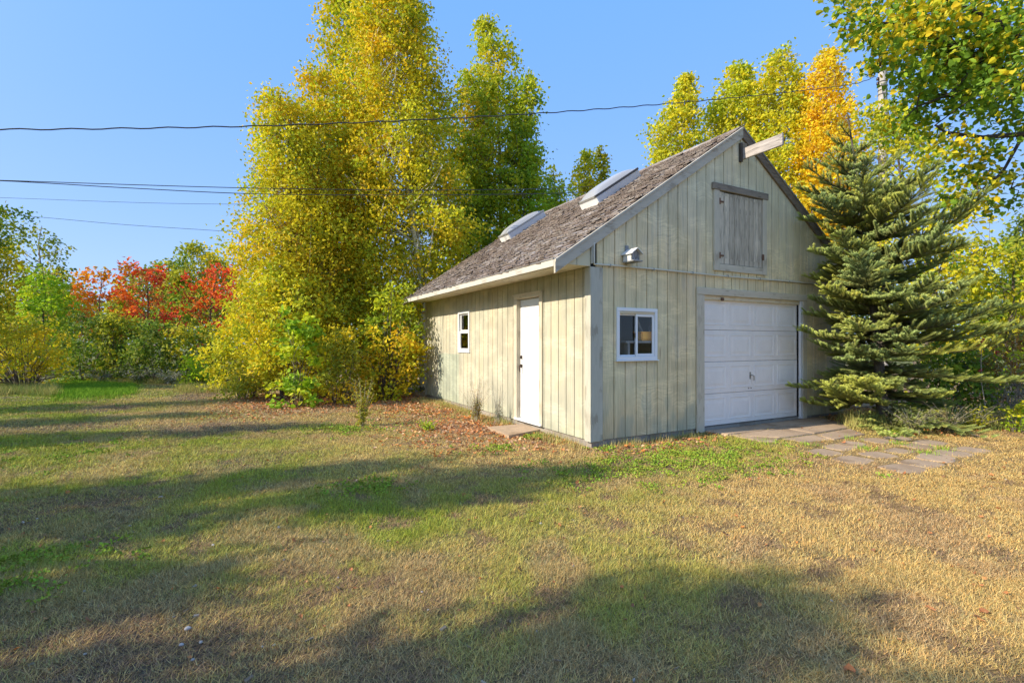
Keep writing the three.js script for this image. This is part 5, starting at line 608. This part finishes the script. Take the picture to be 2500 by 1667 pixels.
{ // fallen leaves and litter
  const r = rng(601), g = gaussOf(r), shape = (seed) => { const q = rng(seed), n = 9, p = [0, 0.004, 0], ix = []; for (let k = 0; k < n; k++) { const a = k / n * 6.283, rr = (0.5 + 0.16 * (k % 2) + 0.12 * q()) * (0.75 + 0.25 * Math.cos(a)); p.push(Math.cos(a) * rr, 0.05 + 0.3 * (q() - 0.35) + 0.12 * Math.abs(Math.sin(a)), Math.sin(a) * rr * 0.8); ix.push(0, 1 + k, 1 + (k + 1) % n); } const G = new THREE.BufferGeometry(); G.setAttribute('position', new THREE.Float32BufferAttribute(p, 3)); G.setIndex(ix); return G; };
  const lm = new THREE.MeshPhysicalMaterial({ vertexColors: true, side: THREE.DoubleSide, roughness: 0.85, transmission: 0.15, thickness: 0, specularIntensity: 0.3 }), tones = [[0.60, 0.25, 0.09], [0.50, 0.20, 0.08], [0.66, 0.34, 0.13], [0.70, 0.46, 0.26], [0.33, 0.16, 0.08], [0.62, 0.38, 0.22], [0.64, 0.24, 0.06]];
  const shapes = [0, 1, 2, 3, 4].map(k => shape(20 + k)), P = [], C = [], IX = [], q4 = new THREE.Matrix4(), e4 = new THREE.Euler(), V = new THREE.Vector3();
  const put = (x, z, s, c, lift = 0.012) => { const G = shapes[Math.floor(r() * 5)], A = G.attributes.position, o = P.length / 3, m = 0.75 + 0.5 * r(); q4.compose(V.set(x, gy(x, z) + lift, z).clone(), new THREE.Quaternion().setFromEuler(e4.set(g() * 0.35, r() * 6.28, g() * 0.35, 'YXZ')), new THREE.Vector3(s, s, s)); for (let k = 0; k < A.count; k++) { V.fromBufferAttribute(A, k).applyMatrix4(q4); P.push(V.x, V.y, V.z); C.push(c[0] * m, c[1] * m, c[2] * m); } for (const k of G.index.array) IX.push(k + o); };
  for (let i = 0; i < 75000; i++) { const x = -7 + r() * 14.5, z = -9.5 + r() * 12; if (x > -0.03 && x < WID + 0.1 && z < 0.03) continue; const k = lit(x, z); if (r() > k * 0.75) continue; if (onPaving(x, z) && r() < 0.9) continue; put(x, z, 0.032 + 0.03 * r(), tones[Math.floor(r() * 7)].map(v => v * (0.7 + 0.5 * fbm(x * 2, z * 2, 2))), 0.006 + 0.02 * r()); }
  for (let i = 0; i < 2600; i++) { const d = 2 + 10 * Math.pow(r(), 0.7), l = (r() * 2 - 1) * d * 1.05, x = CAM.x + FW.x * d + RT.x * l, z = CAM.z + FW.z * d + RT.z * l; if (x > -0.03 && z < 0.03) continue; if (fbm(x * 0.8 + 20, z * 0.8, 3) + 0.2 * g() < 0.45) continue; const big = r() < 0.14 * (x > -2.5 ? 1.5 : 0.5), tn = tones[[0, 1, 4, 6, 2, 1, 4][Math.floor(r() * 7)]].map(v => v * 0.85); put(x, z, big ? 0.03 + 0.025 * r() : 0.014 + 0.016 * r(), tn, 0.018); }
  { const G = new THREE.BufferGeometry(); G.setAttribute('position', new THREE.Float32BufferAttribute(P, 3)); G.setAttribute('color', new THREE.Float32BufferAttribute(C, 3)); G.setIndex(IX); tag(addMesh('fallen_leaves', G, lm, scene), 'curled brown and tan fallen leaves on the lawn and along the walls', null, null, 'stuff'); }
  const chips = new MB(); for (let i = 0; i < 900; i++) { const x = -6.5 + r() * 6, z = -0.5 + r() * 5; const p = bareAt(x, z); if (r() > 0.03 + p * 0.5) continue; const s = 0.01 + 0.02 * r() * r(), a = r() * 6.28, y = gy(x, z) + 0.016, dx = Math.cos(a), dz = Math.sin(a); chips.col = [[0.34, 0.25, 0.16], [0.24, 0.16, 0.1], [0.38, 0.31, 0.23]][Math.floor(r() * 3)]; const w = 0.25, Q = (u, v, h) => [x + (dx * u - dz * v) * s, y + h + u * s * 0.1, z + (dz * u + dx * v) * s], U = [0, 0]; chips.quad(Q(-1, -w, 0), Q(1, -w, 0), Q(0.9, w, 0.004), Q(-1.1, w, 0.004), U, U, U, U); chips.quad(Q(-1, -w, 0), Q(1, -w, 0), Q(1, -w, -0.01), Q(-1, -w, -0.01), U, U, U, U); }
  tag(chips.build('wood_chips', std({ vertexColors: true, roughness: 0.9 }), scene), 'wood chips and twig bits on bare soil', null, null, 'stuff');
  // pale stones
  const rock = seed => { const q = rng(seed), G = new THREE.IcosahedronGeometry(1, 2), p = G.attributes.position; for (let k = 0; k < p.count; k++) { const x = p.getX(k), y = p.getY(k), z = p.getZ(k), s = 0.75 + 0.5 * fbm(x * 1.3 + seed, y * 1.3 + z * 1.7, 2); p.setXYZ(k, x * s, y * s * 0.6, z * s * 0.75); } G.computeVertexNormals(); return G; };
  const rocks = [rock(3), rock(8), rock(15)], sm = std({ color: L(0.42, 0.38, 0.34), roughness: 0.9 });
  for (let [u, v, s] of [[476, 1434, 0.02], [206, 1445, 0.015], [458, 1538, 0.026], [443, 1577, 0.02], [490, 1570, 0.018], [520, 1332, 0.02], [207, 1600, 0.012], [424, 1506, 0.011], [680, 1290, 0.022], [470, 1614, 0.016], [668, 1574, 0.014], [640, 1578, 0.013], [1045, 1488, 0.012], [1030, 1444, 0.013], [1310, 1540, 0.011], [1400, 1382, 0.016], [2030, 1470, 0.016], [2457, 1175, 0.018], [1320, 1280, 0.02], [90, 1270, 0.016], [825, 1408, 0.013]]) {
    s *= 0.62; const D = F * (CAM.y - GY) / (v - V0), p = atPx(u, v, D), m = addMesh('white_stone', rocks[Math.floor(r() * 3)], sm, scene); m.position.set(p.x, gy(p.x, p.z) + s * 0.9, p.z); m.scale.setScalar(s); m.rotation.y = r() * 6.28; tag(m, 'small pale stone lying in the lawn', 'stone', 'pale stones in the lawn'); }
}
/* weeds */
function weed(label, x, z, { seed, h, n, spread, leaf, pal, stalk = BARK.pale, dense = 12, seedHeads = false }) {
  const r = rng(seed), g = gaussOf(r), b = new THREE.Vector3(x, gy(x, z), z), t = thing('weed_plant', label, 'plant', [b.x, b.y, b.z]), woods = [], lv = new Leaves(b);
  for (let i = 0; i < n; i++) { const a = r() * 6.283, H = h * (0.45 + 0.6 * r()), s = spread * (0.3 + 0.8 * r()), e = new THREE.Vector3(x + Math.cos(a) * s, b.y + H, z + Math.sin(a) * s), m = b.clone().lerp(e, 0.5); m.x -= Math.cos(a) * s * 0.2; m.z -= Math.sin(a) * s * 0.2; const st = new THREE.Vector3(x + g() * 0.04, b.y - 0.02, z + g() * 0.04); woods.push(tube([st, m, e], [0.004, 0.003, 0.0015], 4, false));
    for (let k = 0; k < dense; k++) { const q = 0.15 + 0.85 * r(), p = q < 0.5 ? st.clone().lerp(m, q * 2) : m.clone().lerp(e, q * 2 - 1), c = pal[Math.floor(r() * pal.length)], v = 0.8 + 0.4 * r(), f = seedHeads && q > 0.55 ? 0.3 : 1 - 0.45 * q; lv.add(p.x + g() * 0.02, p.y + g() * 0.02, p.z + g() * 0.02, r, g, leaf * f * (0.7 + 0.6 * r()), leaf * 0.4 * f, [c[0] * v, c[1] * v, c[2] * v], 0.1); } }
  addMesh('stem', shift(mergeGeometries(woods), b), stalk, t); lv.build('foliage', LEAF, t);
}
const DRY = [[0.40, 0.30, 0.13], [0.30, 0.24, 0.10], [0.42, 0.36, 0.2], [0.27, 0.27, 0.06]];
weed('dry seeding weed clump standing against the side wall', -0.42, -2.85, { seed: 1, h: 0.78, n: 46, spread: 0.3, leaf: 0.05, pal: [[0.36, 0.33, 0.07], [0.44, 0.34, 0.1], [0.4, 0.24, 0.06], [0.3, 0.31, 0.06]], dense: 26, seedHeads: true });
weed('thin grey weed beside the dry clump at the side wall', -0.22, -2.35, { seed: 2, h: 0.72, n: 12, spread: 0.16, leaf: 0.04, pal: [[0.36, 0.36, 0.25], [0.28, 0.3, 0.14]], dense: 22, seedHeads: true });
weed('yellow green weed spike between the birches and the lawn', -2.35, -3.25, { seed: 3, h: 0.85, n: 16, spread: 0.2, leaf: 0.08, pal: [[0.45, 0.42, 0.04], [0.34, 0.38, 0.04], [0.5, 0.38, 0.05]], dense: 34 });
weed('low lime weed in the leaf litter near the door step', -1.5, -2.35, { seed: 4, h: 0.2, n: 18, spread: 0.22, leaf: 0.07, pal: PAL.lime, dense: 12 });
weed('pale leafy weed mound under the spruce beside the apron', 5.05, 1.55, { seed: 5, h: 0.42, n: 34, spread: 0.42, leaf: 0.08, pal: [[0.34, 0.36, 0.12], [0.26, 0.3, 0.06], [0.42, 0.38, 0.16]], dense: 16 });
weed('dry arching weed stalks beside the pale weed mound', 5.75, 1.75, { seed: 6, h: 0.5, n: 30, spread: 0.5, leaf: 0.07, pal: DRY, dense: 12 });
weed('green weed with drooping leaves before the dark shrub', 6.3, 1.9, { seed: 7, h: 0.45, n: 26, spread: 0.35, leaf: 0.09, pal: PAL.olive, dense: 14 });
weed('dry brown weeds at the foot of the red leafed sapling', 6.9, 1.95, { seed: 8, h: 0.42, n: 26, spread: 0.4, leaf: 0.07, pal: DRY, dense: 12 });
for (const [i, u, D, l] of [[0, 255, 17.5, 'white flowered aster weed beside the lush grass strip'], [1, 335, 17.2, 'white flowered aster weed before the dark bush'], [2, 415, 16.8, 'white flowered aster weed next to the low golden bush']]) { const p = atPx(u, V0, D); weed(l, p.x, p.z, { seed: 20 + i, h: 0.65, n: 40, spread: 0.7, leaf: 0.11, pal: [[0.5, 0.5, 0.46], [0.2, 0.24, 0.1], [0.16, 0.2, 0.07], [0.24, 0.25, 0.12]], dense: 16 }); }
renderer.render(scene, camera);
